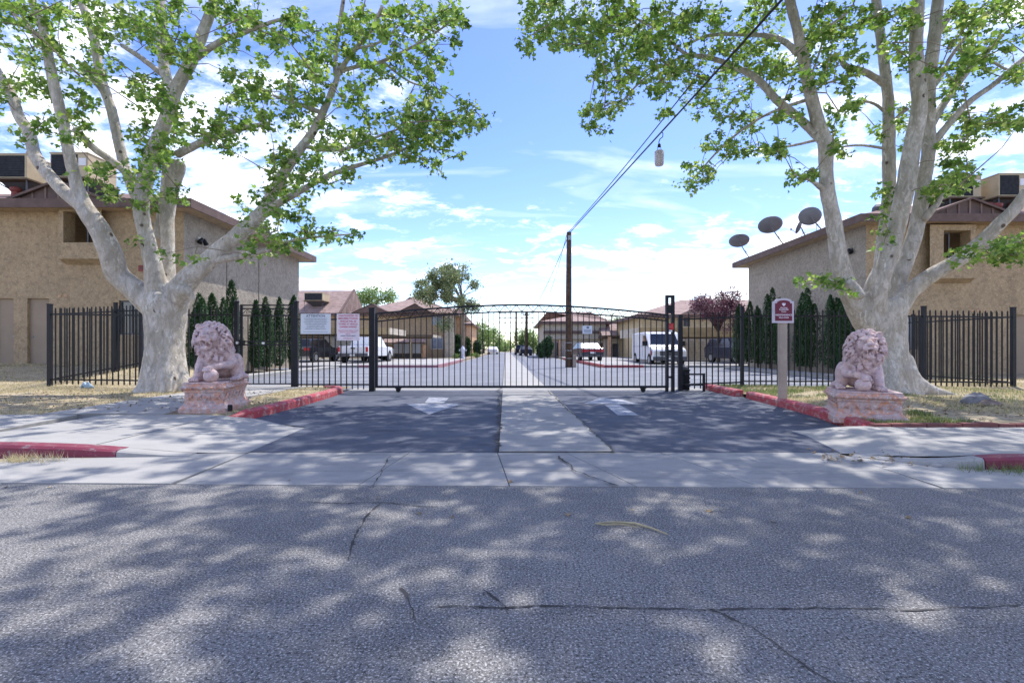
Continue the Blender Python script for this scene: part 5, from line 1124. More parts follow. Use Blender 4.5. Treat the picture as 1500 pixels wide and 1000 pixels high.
    for row,(th,n_,ln,rad) in enumerate(((46,18,.08,.022),(55,21,.10,.026),(66,22,.13,.030),(82,24,.15,.034),(102,24,.17,.036),(122,20,.17,.038),(145,12,.16,.04))):
        for i in range(n_):
            ph = 2*math.pi*(i+.5*(row%2)+rg.uniform(-.18,.18))/n_; pts = []; sw = rg.uniform(-.28,.28)
            for k in range(5):
                t_ = R(th)+k/4*ln*2.6; p_ = ph+sw*math.sin(k/4*3.1); dr = np.array((math.sin(t_)*math.cos(p_), -math.cos(t_), math.sin(t_)*math.sin(p_)))
                drop = np.array((0,0,-.05*k/4*(1+row*.35))); off_ = .97+.17*k/4+rg.uniform(-.025,.025)
                q = cc+dr*rr*off_*(1.0 if row < 4 else .96)+drop; pts.append((*q, rad*(1-.78*k/4)))
            chain(pts, .004)
    for i in range(20):                                              # chest and neck curls
        x = rg.uniform(-.19,.17); z_ = rg.uniform(.36,.60); y = -.30-.04*math.cos(x*9)+(.56-z_)*.10; chain([(x,y,z_+.05,.032),(x+rg.uniform(-.03,.03),y-.022,z_,.028),(x+rg.uniform(-.05,.05),y+.01,z_-.07,.010)],.008)
    for s in (-1,1):
        for i in range(14):
            y = rg.uniform(-.2,.12); z_ = .62-(y+.2)*.35+rg.uniform(-.12,.08); x = s*(.225+rg.uniform(-.01,.015)); chain([(x,y,z_,.034),(x+s*.012,y+.05,z_-.05,.028),(x,y+.09,z_-.12,.009)],.008)
    chain([(.10,.66,.12,.045),(.25,.66,.05,.04),(.37,.52,.05,.035),(.40,.34,.055,.035),(.39,.26,.07,.05),(.37,.20,.06,.02)],.012)
    # base slab
    V, Q = surface_nets(D_, org, h); return V, Q
LV, LQ = lion_mesh(); LV[:,2] = np.maximum(LV[:,2], 0.0)
def pedestal(parent, hx, y0, y1, H):
    prof = [(.075,0),(.075,.20),(.060,.215),(.050,.26),(.012,.36),(.006,.44),(.006,.66),(.02,.70),(.02,.75),(.05,.80),(.055,.86),(.03,.885),(.03,.93),(.012,.96)]
    def ring(o, z): return [(-hx-o,y0-o,z*H),(hx+o,y0-o,z*H),(hx+o,y1+o,z*H),(-hx-o,y1+o,z*H)]
    mb = MB()
    for i, (o, z) in enumerate(prof): mb.v += ring(o, z)
    for i in range(len(prof)-1):
        for k in range(4): a = i*4+k; b_ = i*4+(k+1)%4; mb.f.append((a,b_,b_+4,a+4))
    mb.f.append((3,2,1,0)); e = (len(prof)-1)*4; mb.f.append((e,e+1,e+2,e+3))
    mb.build('pedestal', M['marble_b'], parent, bevel=.008)
    mb = MB().box(-hx-.02,hx+.02,y0-.02,y1+.02,H*.955,H); mb.build('plinth', M['marble'], parent, bevel=.012)
    bd = MB()
    def bead(x, y, z, r): bd.lathe([(r*.1,-r),(r*.8,-r*.6),(r,0),(r*.8,r*.6),(r*.1,r)], (x,y,z), 6)
    n_ = int((y1-y0)/.055)
    for i in range(n_):
        for s in (-1,1): bead(s*(hx+.052), y0+(i+.5)*(y1-y0)/n_, H*.83, .021)
    n_ = int(2*hx/.055)
    for i in range(n_): bead(-hx+(i+.5)*2*hx/n_, y0-.052, H*.83, .021)
    bd.build('beading', M['marble_b'], parent)['kind'] = 'stuff'
    cv = MB(); rg = random.Random(3)                                # carved leaves on the recessed band
    for i in range(int((y1-y0)/.16)):
        for s in (-1,1): y = y0+.1+i*.16; cv.tube([(s*(hx+.004),y-.05,H*.46),(s*(hx+.03),y,H*.56),(s*(hx+.004),y+.05,H*.64)],[.012,.022,.006],6)
    for i in range(int(2*hx/.13)):
        x = -hx+.08+i*.13; cv.tube([(x-.04,y0-.004,H*.46),(x,y0-.03,H*.55),(x+.03,y0-.004,H*.63)],[.012,.022,.006],6).tube([(x+.04,y0-.004,H*.46),(x,y0-.03,H*.52)],[.01,.016],6)
    cv.build('carving', M['marble_b'], parent)['kind'] = 'stuff'
def lion(loc, rz, mirror, sc_, label, hx, H, ped=(-.62,.72)):
    t = thing('stone_lion', label, 'statue', loc, rz, 'pair of stone lions flanking the drive', local=True)
    V = LV.copy(); V[:,1] = np.where(V[:,1] > -.1, -.1+(V[:,1]+.1)*.78, V[:,1]); V *= sc_; Q = LQ
    if mirror: V[:,0] *= -1; Q = Q[:,::-1]
    V[:,2] += H-.004
    f = np_mesh('lion_figure', V, Q.ravel(), np.arange(len(Q))*4, M['marble'], t, smooth=True)
    pedestal(t, hx, ped[0]*sc_, ped[1]*sc_, H); return t
lion((-4.90,8.52,.06), R(11), False, .93, 'stone lion on an orange mottled pedestal west of the drive', .27, .50, (-.60,.56))
lion((5.12,7.50,.05), R(-24), True, .84, 'stone lion on a squat dull red pedestal east of the drive', .36, .44, (-.60,.52))
# ================================================================== POLES, WIRES, HANGING LAMP
def util_pole(px, d, top, r, label, arms=()):
    x = (px-750)*d/F; zt = cz(top, d); t = thing('utility_pole', label, 'utility pole', (x,d,0))
    MB().tube([(x,d,-.2),(x,d,zt*.5),(x+.02,d,zt)],[r*1.15,r,r*.8],12).build('shaft', M['pole'], t)
    for f, w in arms: 
        MB().box(x-w/2,x+w/2,d-.12,d-.02,zt*f-.06,zt*f+.06).build('crossarm', M['darkbark'], t)
        for s in (-.9,-.4,.4,.9): MB().lathe([(.04,0),(.06,.1),(.03,.18)], (x+s*w/2,d-.07,zt*f+.062), 6).build('insulator', M['steel'], t)
    return t, Vector((x,d,zt))
up, PT = util_pole(833, 29.5, 340, .17, 'tall brown wooden pole rising in the car park behind the gate', ())
MB().box(PT.x+.18,PT.x+.42,29.3,29.5,.0,.72).build('meter_box', M['post'], up); MB().box(PT.x-.05,PT.x+.12,29.2,29.33,PT.z-.5,PT.z-.25).build('bracket', M['steel'], up)
for i in range(3): MB().box(PT.x-.2,PT.x+.2,29.31,29.33,.5+i*.45,.53+i*.45).build('band', M['steel'], up)
util_pole(771,70,457,.2,'thin dark pole with a short slanting arm beyond the far parked cars', ((.93,.9),))
util_pole(756,95,457,.2,'distant wire pole with three stacked crossarms over the road', ((.97,6.5),(.86,6.5),(.75,6.5)))
util_pole(748,150,486,.2,'farthest pole, a thin stroke at the end of the road', ((.95,3),))
def wire(a, b_, r, sag, label, n=24):
    a, b_ = Vector(a), Vector(b_); pts = [a.lerp(b_,i/n)+Vector((0,0,-4*sag*(i/n)*(1-i/n))) for i in range(n+1)]
    return tag(MB().tube(pts, r, 5).build('overhead_wire', M['wire']), label, 'wire'), pts
A_ = PT+Vector((0,-.2,-.12)); B_ = Vector((4.3,8.0,6.62)); E_ = B_+(B_-A_)*1.1
w1, wp = wire(A_, E_, .022, .0, 'thick black cable from the brown pole overhead to the street, lamp hanging on it')
wire(PT+Vector((0,-.1,0)), P(1015,120,12.5), .016, .1, 'thin wire from the brown pole top into the east sycamore')
wire(PT+Vector((-.1,0,-.4)), P(785,446,60), .02, .3, 'wire leaving the brown pole downwards to the far west roofs')
wire(PT+Vector((-.1,0,-.1)), P(800,440,62), .014, .5, 'slack thin wire beside the one to the far west roofs')
# lamp
d = 13.8; f_ = (A_.y-d)/(A_.y-B_.y); wpnt = A_+(B_-A_)*f_; lc = wpnt
lt = thing('hanging_lamp', 'pale cylindrical lamp hanging by a hook from the thick cable', 'lamp', tuple(lc))
pts = [lc+Vector((0,0,.02)), lc+Vector((.05,0,-.02)), lc+Vector((.045,0,-.12)), lc+Vector((-.03,0,-.18)), lc+Vector((-.06,0,-.26)), lc+Vector((-.05,0,-.33))]
MB().tube(pts,.012,6).build('hook', M['wire'], lt); q = lc+Vector((-.05,0,-.33))
MB().lathe([(.03,.02),(.045,-.02),(.035,-.07)], tuple(q), 10).build('swivel', M['iron'], lt)
MB().tube([q+Vector((-.05,0,-.16)),q+Vector((-.04,0,-.05)),q+Vector((.04,0,-.05)),q+Vector((.05,0,-.16))],.008,5).build('bail', M['iron'], lt)
MB().lathe([(.09,0),(.125,-.03),(.118,-.36),(.10,-.40)], tuple(q+Vector((0,0,-.16))), 18).build('shade', M['signframe'], lt, smooth=True)

# ================================================================== VEHICLES
def vehicle(name, label, cat, prof, green, W, paint, loc, rz, wheels, wr=.33, extras=None, group=None):
    """prof: side outline of the body, green: outline of the glasshouse; x forward is +X, z up"""
    t = thing(name, label, cat, loc, rz, group, local=True); hw_ = W/2
    def side(pts, w0, tum=0.0, zc=None):
        mb = MB(); n = len(pts); zs_ = [p[1] for p in pts]; zl, zh = min(zs_), max(zs_)
        for s in (-1,1):
            for x, z in pts: mb.v.append((x, s*(w0-tum*max(0,(z-zl)/(zh-zl+1e-6))), z))
        mb.f.append(tuple(range(n))); mb.f.append(tuple(range(n,2*n))[::-1]); mb.f += [(i+n,(i+1)%n+n,(i+1)%n,i) for i in range(n)]; return mb
    body = side(prof, hw_).build('body', M[paint], t, bevel=.045)
    if green:
        cb = side(green, hw_-.04, .16).build('cabin', M[paint], t, bevel=.03)
        zl = min(z for _,z in green); zh = max(z for _,z in green)
        cx = sum(x for x,_ in green)/len(green)
        # side panes, windscreen and rear window slightly proud of the cabin
        g2 = [(cx+(x-cx)*.86, zl+(z-zl)*.80+.05) for x,z in green]
        sd_ = MB()
        for s in (-1,1):
            pts = [(x, s*(hw_-.04-.16*max(0,(z-zl)/(zh-zl))+.008), z) for x,z in g2]; sd_.poly(pts if s < 0 else pts[::-1])
        sd_.build('side_pane', M['carglass'], cb)
        xs = sorted(green, key=lambda p: -p[0]); 
        for nm, fr_ in (('windscreen',True),('rear_window',False)):
            lo = max([p for p in green if p[1] < zl+.1], key=lambda p: p[0] if fr_ else -p[0]); hi = max([p for p in green if p[1] > zh-.1], key=lambda p: p[0] if fr_ else -p[0])
            a = Vector((lo[0],0,lo[1])); b_ = Vector((hi[0],0,hi[1])); nrm = Vector((b_.z-a.z,0,a.x-b_.x)).normalized(); 
            if (nrm.x > 0) != fr_: nrm = -nrm
            p, q = a.lerp(b_,.10)+nrm*.02, a.lerp(b_,.90)+nrm*.02; w1_ = hw_-.04-.016-.07; w2_ = hw_-.04-.144-.05
            MB().quad((p.x,-w1_,p.z),(p.x,w1_,p.z),(q.x,w2_,q.z),(q.x,-w2_,q.z)).build(nm, M['carglass'], cb)
    for wx in wheels:
        for s in (-1,1):
            w = MB().tube([(wx,s*(hw_-.22),wr),(wx,s*(hw_+.012),wr)],wr,20).build('wheel', M['tyre'], t); MB().tube([(wx,s*(hw_+.012),wr),(wx,s*(hw_+.022),wr)],wr*.6,14).build('rim', M['rim'], w, world=False)
            MB().tube([(wx,s*(hw_+.001),wr),(wx,s*(hw_+.006),wr)],wr*1.13,20).build('wheel_arch', M['trim'], t)
    x1_ = max(x for x,_ in prof); x0_ = min(x for x,_ in prof)
    for (nm, x, y0, y1, z0, z1, mt) in (extras or []):
        th = .03 
        for s in (-1,1):
            if y0 >= 0: MB().box(x-th,x+th,min(s*y0,s*y1),max(s*y0,s*y1),z0,z1).build(nm, M[mt], t)
        if y0 < 0: MB().box(x-th,x+th,y0,y1,z0,z1).build(nm, M[mt], t)
    return t
N90 = R(-90); P90 = R(90)
# white cargo van facing the gate, east side
van = [(-2.7,.35),(-2.72,1.1),(-2.62,1.95),(-2.4,2.06),(.75,2.08),(1.0,1.98),(1.62,1.25),(1.75,1.18),(2.42,1.02),(2.55,.85),(2.58,.35)]
v = vehicle('cargo_van','white cargo van facing the gate, parked beside the yellow carport','van',van,None,2.02,'carw',(9.35,32.9,.03),N90,(-1.75,1.75),.36,
  [('headlight',2.57,.62,.90,.68,.90,'lamp'),('grille',2.575,-.58,.58,.62,.90,'trim'),('bumper',2.60,-1.0,1.0,.34,.56,'trim'),('plate',2.635,-.2,.2,.40,.52,'label')])
MB().quad((1.59,-.86,1.33),(1.59,.86,1.33),(1.07,.76,1.95),(1.07,-.76,1.95)).build('windscreen', M['carglass'], v)
MB().box(-2.4,1.5,-1.02,-1.013,1.18,1.2).box(.2,.22,-1.02,-1.013,.5,1.95).build('panel_seam', M['trim'], v)
MB().poly([(.35,-1.016,1.28),(1.45,-1.016,1.28),(1.0,-1.016,1.85),(.35,-1.016,1.88)]).build('side_pane', M['carglass'], v)
for s in (-1,1): MB().box(1.25,1.4,s*1.02-.0 if s > 0 else -1.3,1.3 if s > 0 else -1.02,1.22,1.5).build('mirror', M['iron'], v)
MB().box(2.25,2.45,-1.03,-1.012,.66,.9).build('turn_signal', M['redbox'], v)
# sedan, rear to us
sed = [(-2.25,.28),(-2.28,.85),(-2.15,.98),(-1.2,1.0),(1.1,.92),(2.1,.80),(2.3,.6),(2.3,.28)]; sg_ = [(-1.75,.96),(-1.2,1.36),(.15,1.38),(1.0,.92)]
vehicle('parked_sedan','pale sedan with dark trunk and red tail lamps parked behind the wooden pole','car',sed,sg_,1.76,'card',(5.95,41.5,.14),R(96),(-1.4,1.4),.31,[('taillight',-2.27,.50,.85,.66,.86,'tail'),('plate',-2.30,-.2,.2,.55,.68,'label'),('bumper',-2.29,-.86,.86,.30,.46,'trim'),('garnish',-2.27,-.48,.48,.70,.82,'tail')])
# black hatchback + pickup + white van on the west side
suv = [(-2.2,.3),(-2.25,1.0),(-2.1,1.08),(1.0,1.05),(2.0,.92),(2.25,.7),(2.25,.3)]; sug = [(-2.1,1.02),(-1.85,1.58),(.3,1.6),(1.0,1.03)]
vehicle('parked_hatchback','glossy black hatchback with red tail lamps parked under the west carport','car',suv,sug,1.85,'cark',(-14.0,36.2,.14),R(82),(-1.4,1.4),.33,[('taillight',-2.24,.55,.90,.80,.98,'tail'),('plate',-2.27,-.2,.2,.62,.76,'label'),('bumper',-2.26,-.9,.9,.32,.42,'steel'),('garnish',-2.24,-.53,.53,.92,.96,'steel')])
pk = [(-2.8,.45),(-2.8,1.08),(-.9,1.1),(.9,1.08),(2.3,1.02),(2.6,.8),(2.6,.4)]; pg = [(-.9,1.04),(-.8,1.72),(.5,1.74),(1.1,1.06)]
pkv = vehicle('pickup_truck','white pickup truck seen from its tailgate, beside the black hatchback','pickup',pk,pg,1.98,'carw',(-10.0,35.6,.14),R(86),(-1.9,1.7),.38,[('taillight',-2.81,.86,.99,.72,1.04,'tail'),('bumper',-2.86,-.99,.99,.42,.62,'trim'),('plate',-2.90,-.16,.16,.46,.58,'label'),('tailgate_handle',-2.825,-.13,.13,.92,.98,'iron')])
MB().box(-2.83,-2.805,-.02,.02,.68,.91).build('tailgate_seam', M['iron'], pkv)
vn2 = [(-2.5,.35),(-2.5,1.75),(-2.35,1.9),(.6,1.92),(1.6,1.22),(2.35,1.0),(2.5,.75),(2.5,.35)]
v2 = vehicle('delivery_van','white minivan seen side on with its nose toward the beige house','van',vn2,None,1.95,'carw',(-12.1,40.5,.14),R(-8),(-1.6,1.65),.35,[('headlight',2.49,.6,.92,.72,.9,'lamp'),('bumper',2.5,-.97,.97,.34,.52,'trim')])
MB().poly([(.25,-.982,1.22),(1.4,-.982,1.22),(.72,-.982,1.75),(.25,-.982,1.76)]).build('side_pane', M['carglass'], v2); MB().quad((1.59,-.85,1.28),(1.59,.85,1.28),(.72,.78,1.86),(.72,-.78,1.86)).build('windscreen', M['carglass'], v2)
MB().box(1.1,1.25,-1.2,-.985,1.15,1.38).build('mirror', M['iron'], v2)
vehicle('parked_car','dark blue car far down the road, just left of the slanting pole','car',sed,sg_,1.76,'card',(2.0,77,.02),R(92),(-1.4,1.4),.31)
vehicle('parked_car','dark car far down the road between the two thin poles','car',suv,sug,1.8,'cark',(1.35,84,.02),R(92),(-1.4,1.4),.31)
vehicle('parked_car','small pale car far down the road by the west trees','car',sed,sg_,1.76,'carw',(-3.5,95,.02),R(88),(-1.4,1.4),.31)
vehicle('parked_car','dark car half hidden by the far cypress next to the plum tree','car',suv,sug,1.8,'card',(14.6,33.5,.14),R(-80),(-1.4,1.4),.33,[('headlight',2.24,.55,.85,.66,.86,'lamp')])

# ================================================================== CARPORTS
def carport(name, label, x0, x1, y0, y1, zr, posts, fm='carfascia', fh=.35):
    t = thing(name, label, 'carport', ((x0+x1)/2,(y0+y1)/2,.14))
    MB().box(x0,x1,y0,y1,zr,zr+.12).build('roof', M['stucco_w'], t)
    MB().box(x0-.02,x1+.02,y0-.06,y0-.002,zr-.12,zr+fh).build('fascia', M[fm], t)
    MB().box(x1+.021,x1+.06,y0-.06,y1,zr-.12,zr+fh).build('fascia', M['stucco_w'], t); MB().box(x0-.06,x0-.021,y0-.06,y1,zr-.12,zr+fh).build('fascia', M['stucco_w'], t)
    for x in posts: MB().box(x-.07,x+.07,y0+.3,y0+.44,.1,zr-.002).build('post', M['stucco_y'], t)
    MB().box(x0+.1,x1-.1,y0+.28,y0+.46,zr-.24,zr-.001).build('beam', M['darkbeam'], t)
    return t
def fxx(px, d): return (px-750)*d/F
carport('carport','cream carport with tan fascia above the black hatchback',-26,fxx(566,36.6),37.4,43,cz(487,37.4),[fxx(481,37.4),fxx(412,37.4),-24])
carport('carport','longer low carport reaching toward the beige house, behind the white minivan',-30,fxx(634,46),46.0,51,cz(492,46),[fxx(600,46),fxx(540,46),fxx(470,46)],fm='darkbeam',fh=.12)
carport('carport','tan fascia carport behind the white cargo van',fxx(935,37),fxx(1120,37),36.8,43,cz(491,36.8),[fxx(1024,36.8),fxx(962,36.8),fxx(1085,36.8)],fh=.55)
# back wall with upright panels behind the east carport
gw = thing('panel_wall','pinkish wall of upright panels closing the back of the east carport','wall',(14,43.5,.14)); x = fxx(935,43.5)
i = 0
while x < fxx(1125,43.5): MB().box(x+.02,x+.98,43.4,43.5,.14,cz(491,43.5)).build('panel', M['stucco_w'], gw); x += 1.0
MB().box(fxx(935,43.5),fxx(1125,43.5),43.51,43.6,.14,cz(490,43.5)).build('backing', M['darkbeam'], gw)
ls = thing('storage_shed','low peach shed with pinkish roof and three pale doors under the beige house','shed',(fxx(600,50),52.5,.14))
MB().box(fxx(560,51.5),fxx(620,51.5),51.5,54,.12,cz(505,51.5)).build('wall', M['stucco_p'], ls)
for i in range(3): a = fxx(577+i*13.5,51.4); MB().box(a,a+.82,51.42,51.495,.6,cz(503.5,51.5)).build('door', M['signw'], ls); MB().box(a,a+.82,51.43,51.495,.16,.55).build('grille', M['winframe'], ls)
MB().prism([(fxx(558,51),51.1,cz(503,51.1)),(fxx(622,51),51.1,cz(503,51.1)),(fxx(622,51),53,cz(495,53)),(fxx(558,51),53,cz(495,53))],(0,0,.1)).build('roof', M['shingle_p'], ls)
# ================================================================== FAR HOUSES
def far_house(label, px0, px1, d, depth, py_eave, slope, st, wins=(), roofm='shingle_p', hipL=True, hipR=True, axis='x', over=.5, xs=None, extra=None, doors=()):
    x0, x1 = xs if xs else (fxx(px0,d), fxx(px1,d)); ze = cz(py_eave, d)
    h = thing('house', label, 'house', ((x0+x1)/2,d+depth/2,.1))
    hs = [(fxx(a,d),fxx(b_,d),cz(c_,d),cz(e,d)) for a,b_,c_,e,*_ in wins]+[(fxx(a,d),fxx(b_,d),.14,cz(c_,d)) for a,b_,c_ in doors]
    wall_with_holes('y',x0,x1,.0,ze-.1,d,hs,.14,1).build('wall', M[st], h)
    for xc, inn in ((x0,1),(x1,-1)): MB().quad((xc,d,0),(xc,d+depth,0),(xc,d+depth,ze-.1),(xc,d,ze-.1)).build('wall', M[st], h)
    for k, q in enumerate(wins): window(h,'y',*hs[k],d,1,.13,fr='whiteframe' if len(q) > 4 else 'winframe',gl='glass_l' if len(q) > 4 else 'glass')
    for k in range(len(doors)): a,b_,z0,z1 = hs[len(wins)+k]; MB().box(a,b_,d+.09,d+.13,z0,z1).build('door', M['browndoor'], h)
    roof, zr = hip_roof(h,x0-over,x1+over,d-over,d+depth+over,ze,slope,.3,roofm,'fascia',hipL,hipR,axis)
    return h, roof
hB, rB = far_house('far tan house with pinkish gable roof and a roof cooler, over the west carport',350,496,58,9,459,.62,'stucco',[(497-30,497-20,500,485)],hipL=False,hipR=False)
x1 = fxx(496,58); d = 58
MB().poly([(x1+.01,57.6,cz(459,58)),(x1+.01,67.4,cz(459,58)),(x1+.01,62.5,cz(459,58)+4.5*.62)]).build('gable', M['stucco_w'], rB)
MB().tube([(x1+.35,57.2,cz(459,58)-.1),(x1+.35,62.5,cz(459,58)+5*.62+.05),(x1+.35,67.8,cz(459,58)-.1)],.16,4).build('bargeboard', M['fascia'], rB)
c_ = cooler(fxx(463,58.6),58.9,cz(441,58.6),'grey beige cooler on the pinkish far roof over the west carport',.1,2.1)
hC, rC = far_house('beige far house with two stacked windows beside the pine, west of the road',517,665,55,12,459,.36,'stucco',[(632,648,475.5,461,1),(631,649,511,494,1)])
hxx = fxx(548,54.4); ze_ = cz(459,55)
for px, w in ((545,2.0),(608,1.9)): 
    X = fxx(px,54.3); MB().poly([(X-w,54.2,ze_+.02),(X+w,54.2,ze_+.02),(X,54.2,ze_+.95)]).build('gable', M['fascia'], rC)
    MB().poly([(X-w-.2,54.15,ze_),(X,54.15,ze_+1.02),(X,56.5,ze_+1.02),(X-w-.2,54.6,ze_)]).poly([(X+w+.2,54.15,ze_),(X,54.15,ze_+1.02),(X,56.5,ze_+1.02),(X+w+.2,54.6,ze_)]).build('gable_roof', M['fascia'], rC)
MB().box(fxx(652,54.8),fxx(665,54.8),54.6,54.99,0,cz(461,55)).build('pilaster', M['stucco_w'], hC)
MB().box(fxx(665,55)+.0,fxx(665,55)+.9,57,57.4,0,cz(459,57)).build('pilaster', M['stucco_p'], hC)
far_house('second beige house in the row behind the pine trunk',600,686,82,14,474,.4,'stucco_p',xs=(-16,-6.6)); 
far_house('farthest house of the west row, pale, beyond the round bushes',600,686,112,16,484,.4,'stucco_w',xs=(-20,-7.2))
hD, rD = far_house('peach far house with a dark belt course behind the wooden pole',796,888,60,13,471,.23,'stucco_w',[(815,822,521,502),(862,872,524,503,1)],doors=[(880,887,502)])
MB().box(fxx(796,59.9),fxx(888,59.9),59.7,59.98,cz(488.5,60),cz(484.5,60)).build('belt_course', M['fascia'], hD); MB().box(fxx(796,59.9),fxx(888,59.9),59.85,59.99,cz(498.5,60),cz(496.5,60)).build('belt_course', M['carfascia'], hD)
for px in (806,818): MB().box(fxx(px,59.5),fxx(px+3.4,59.5),59.2,59.84,.1,cz(498,59.5)).build('pillar', M['stucco_p'], hD)
hE, rE = far_house('low peach house with orange pillars, right of the dark sedan',888,935,58,8,492,.4,'stucco_w',[(897,906,524,503)],hipL=False,hipR=False)
for px in (890,930): MB().box(fxx(px,56.2),fxx(px+5,56.2),55.6,56.2,.1,cz(493,56.2)).build('pillar', M['stucco_p'], hE)
MB().box(fxx(884,56),fxx(940,56),55.5,57.4,cz(493,56),cz(491,56)).build('porch_beam', M['darkbeam'], hE)
hF, rF = far_house('cream far house with a small dark window behind the east carport',940,1135,48,11,461,.32,'stucco_y',[(1001,1011,478,465)],hipR=False)
X = fxx(1022,47.3); ze_ = cz(461,48)
MB().poly([(X-1.6,47.2,ze_+.02),(X+1.6,47.2,ze_+.02),(X,47.2,ze_+.75)]).build('gable', M['shingle'], rF)
struct('parking_pavement', MB().box(5.3,9,52,60,.141,.142), M['conc'])
# hydrant
q = P(678,523,56); hy = thing('fire_hydrant','white fire hydrant beside the pink painted kerb under the pine','hydrant',(q.x,50.5,.1))
x = (678-750)*50.5/F
MB().lathe([(.24,0),(.24,.08),(.17,.1),(.16,.85),(.22,.9),(.22,.96),(.17,1.0),(.13,1.12),(.04,1.2),(.05,1.28)],(x,50.5,.1),14).build('barrel', M['signw'], hy); hy.location.x = x
for ch in hy.children: ch.location = (0,0,0)
hy.children[0].data.transform(Matrix.Translation((q.x-x,0,0)))
MB().tube([(-.36,0,.78),(.36,0,.78)],.10,10).build('outlet', M['signw'], hy, world=False)

# ================================================================== FAR TREES
def simple_tree(name, label, x, y, z0, ztr, ell_, n, size, m, tr=.2, clump=.35, nc=40, flat=.2, shape='oval', forks=5, cat='tree', tm='darkbark'):
    t = thing(name, label, cat, (x,y,z0)); mb = MB().tube([(x,y,z0-.1),(x+.05,y,z0+(ztr-z0)*.5),(x,y,ztr)],[tr,tr*.8,tr*.55],8)
    mb.build('trunk', M[tm], t)
    br = MB()
    for e in ell_:
        for k in range(forks):
            a = random.uniform(0,6.28); br.tube([(x,y,ztr-.3),((x+e[0])/2+random.uniform(-.2,.2),(y+e[1])/2,(ztr+e[2])/2),(e[0]+math.cos(a)*e[3]*.7,e[1]+math.sin(a)*e[4]*.7,e[2]+random.uniform(-.4,.6)*e[5])],[tr*.4,tr*.25,.02],5)
    if forks: br.build('limbs', M[tm], t)
    cluster_crown('crown', ell_, n, size, m, t, (x,y,z0), shape, flat, clump, nc); return t
D5 = 53.0; q = lambda px, py, d: P(px,py,d)
def el(px, py, d, rx, ry, wt, rd=None): p = P(px,py,d); s = d/F; return (p.x,p.y,p.z,rx*s,(rd or rx)*s,ry*s,wt)
simple_tree('pine_tree','spreading pine on a bare trunk in front of the beige far house', fxx(678,D5), D5, .1, cz(440,D5), [el(640,425,D5,32,20,.30),el(655,405,D5,26,18,.2),el(675,425,D5,27,26,.28),el(668,398,D5,18,12,.10),el(690,448,D5,10,8,.05),el(653,474,D5-1,11,6,.04),el(625,433,D5,16,10,.08)], 11500, .22, M['pine'], .22, .26, 18, 0, 'oval', 4, tm='twig')
simple_tree('street_tree','round pale green tree far down the west side of the road', fxx(708,100),100,.1,cz(505,100),[el(706,492,100,16,18,.6),el(722,497,104,12,13,.4)],5000,.34,M['fartree'],.3,.5,30)
simple_tree('street_tree','pale green tree far down the road by the slanting pole', fxx(768,105),105,.1,cz(508,105),[el(763,497,105,12,14,.4),el(776,500,105,14,14,.6)],5000,.34,M['fartree'],.3,.5,30)
simple_tree('street_tree','small hazy tree mass at the very end of the road', fxx(738,170),170,.1,cz(512,170),[el(735,507,170,14,7,1)],2500,.5,M['fartree'],.3,.7,30,forks=2)
simple_tree('street_tree','tree top showing over the beige house roof, left of the pine', fxx(550,78),78,.1,cz(450,78),[el(552,434,78,24,9,.6),el(535,440,78,16,8,.4)],2600,.34,M['fartree'],.3,.5,26)
simple_tree('plum_tree','dark purple leaved plum tree in front of the cream far house', fxx(1052,34),34,.1,cz(480,34),[el(1045,447,34,28,20,.42),el(1065,462,34,26,22,.38),el(1028,444,34,16,10,.10),el(1070,435,34,14,12,.1)],7500,.13,M['purple'],.12,.16,50)
simple_tree('street_tree','dark bare topped tree between the far east roofs', fxx(905,75),75,.1,cz(485,75),[el(902,476,75,18,6,1)],1200,.3,M['pine'],.2,.4,14)
def bush(name, label, px, py, d, rx, ry, m, n=2500, size=.16, rd=None):
    p = P(px,py,d); t = thing(name, label, 'bush', (p.x,d,.1)); MB().tube([(p.x,d,0),(p.x,d,p.z)],[.08,.03],6).build('stem', M['darkbark'], t)
    s = d/F; cluster_crown('foliage', [(p.x,d,p.z,rx*s,(rd or rx)*s,ry*s,1)], n, size, m, t, (p.x,d,.1), 'oval', .0, .12, 90)
bush('clipped_bush','dark clipped column bush on the corner left of the peach far house',802,507,55,6.5,13,M['cypress'],3500,.2); bush('clipped_bush','lower dark round bush beside the clipped column bush',793,512,57,6,9,M['cypress'],2500,.2)
bush('column_bush','dark column bush against the beige far house corner, behind the hydrant',671,507,56,5.5,17,M['cypress'],3000,.2); bush('column_bush','dark column bush farther along the west kerb',699,510,70,4.5,11,M['cypress'],2500,.22); bush('column_bush','dark narrow bush between pine trunk and far corner',684,508,60,4,14,M['cypress'],2200,.2)
bush('low_bush','small pale green bush by the hydrant',668,523,50,4,3.5,M['fartree'],500,.12); bush('low_bush','low green bush on the kerb under the column bush',694,521,62,6,3.5,M['fartree'],500,.16)

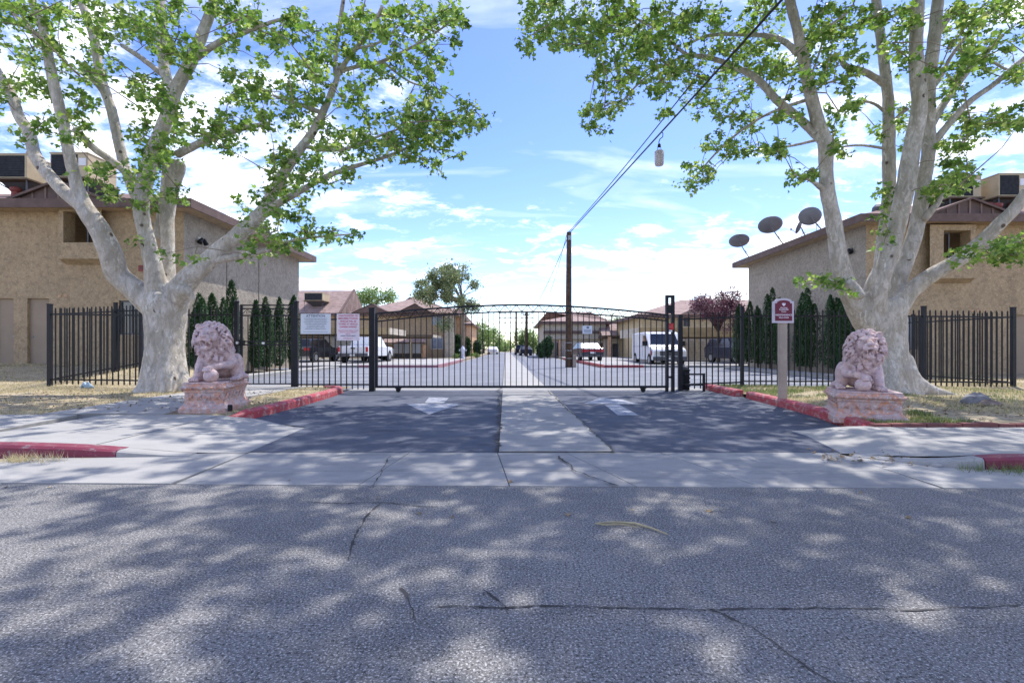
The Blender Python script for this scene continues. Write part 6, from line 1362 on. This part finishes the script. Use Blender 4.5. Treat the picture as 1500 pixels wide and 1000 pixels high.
# ================================================================== SMALL THINGS
fr_ = MB(); pts = [G(872,769),G(900,767),G(930,769),G(955,776),G(978,785)]; fr_.tube([p+Vector((0,0,.012)) for p in pts],[.006,.008,.008,.006,.003],6)
fr_.tube([G(872,769)+Vector((0,0,.012)),G(885,773)+Vector((0,0,.02)),G(908,770)+Vector((0,0,.01))],[.004,.005,.002],5).tube([G(895,768)+Vector((0,0,.012)),G(915,773)+Vector((0,0,.02)),G(938,774)+Vector((0,0,.008))],[.003,.004,.002],5)
tag(fr_.build('fallen_twig', M['straw']),'dry forked twig lying on the asphalt in front of the drive','twig')
def rockm(name, c, r, m, label, sq=.6, seed=1):
    rg = random.Random(seed); mb = MB(); n = 9; base = []
    rings = [(0,1.0),(.35,1.05),(.75,.7),(1.0,.25)]
    for z, k in rings:
        for i in range(n): a = 2*math.pi*i/n; q = r*k*rg.uniform(.8,1.15); mb.v.append((c[0]+math.cos(a)*q, c[1]+math.sin(a)*q*.8, c[2]+z*r*sq*rg.uniform(.85,1.1)))
    for j in range(3):
        for i in range(n): mb.f.append((j*n+i,j*n+(i+1)%n,(j+1)*n+(i+1)%n,(j+1)*n+i))
    mb.f.append(tuple(3*n+i for i in range(n))); mb.f.append(tuple(range(n))[::-1])
    return tag(mb.build(name, m),label,'rock')
rockm('rock', tuple(P(1430,594,9.0).xy)+(.08,), .24, M['rock'],'bluish grey rock on the dry lawn right of the surface root',.95,2)
rockm('rock', tuple(P(1448,597,8.8).xy)+(.09,), .2, M['rock2'],'flat brown rock leaning against the bluish grey one',.6,5)
rockm('stone', tuple(P(1372,684,4.72).xy)+(.0,), .055, M['conc'],'pale stone lying in the gutter before the east kerb',.7,8)
for k,(px,py,s_) in enumerate(((185,797,.012),(278,711,.01),(505,790,.01),(820,735,.012),(110,765,.01),(1180,735,.01))): 
    g_ = G(px,py); rockm('pebble', tuple(g_), s_, M['conc'], 'tiny pebble on the asphalt '+['at the sunny west side','by the concrete gutter line','near the long forked crack','before the median strip','in front of the maroon kerb','before the east apron'][k],.7,k+20)
rg_ = MB(); c = P(125,557,12.4); 
for i in range(7):
    a = i*.9; rg_.tube([(c.x-.1+.03*i,12.4+.03*math.sin(a),.14),(c.x-.06+.03*i,12.4,.22+.03*math.sin(a*2)),(c.x+.0+.03*i,12.42+.03*math.cos(a),.13)],[.03,.045,.02],6)
tag(rg_.build('rag', M['rag'], smooth=True),'crumpled pale blue rag caught at the foot of the west fence','rag')
dr = MB().box(-3.0,-2.9,.0,.1,.0,.06) if False else None
can = G(338,606,.13); tag(MB().lathe([(.035,0),(.035,.09),(.028,.1)],(-4.35,7.9,.12),10).build('valve_cap', M['iron']),'small dark valve cap in the dry strip between lion and red kerb','valve cap')
# leaf litter along kerbs and lawn edges
pts = []
for _ in range(2600):
    r_ = random.random()
    if r_ < .42: x = random.uniform(5,15); pts.append((x, random.uniform(6.6,9.5), .13))
    elif r_ < .85: x = random.uniform(-14,-4.4); pts.append((x, random.uniform(7.8,12), .125))
    elif r_ < .90: pts.append((random.uniform(3,5)-.0, random.gauss(5.0,.15), .03))
    elif random.random() < .1: pts.append((random.uniform(-8,10), random.uniform(3.2,4.3), .008))
o = leaves('leaf_litter', [p for p in pts if not (2.9 < p[0] < 5 and p[1] < 4.6 and p[2] > .02)], .045, M['litter'], None, (0,0,0), 3.0); o['kind'] = 'stuff'; o['label'] = 'dry fallen sycamore leaves scattered on lawn and kerbs'
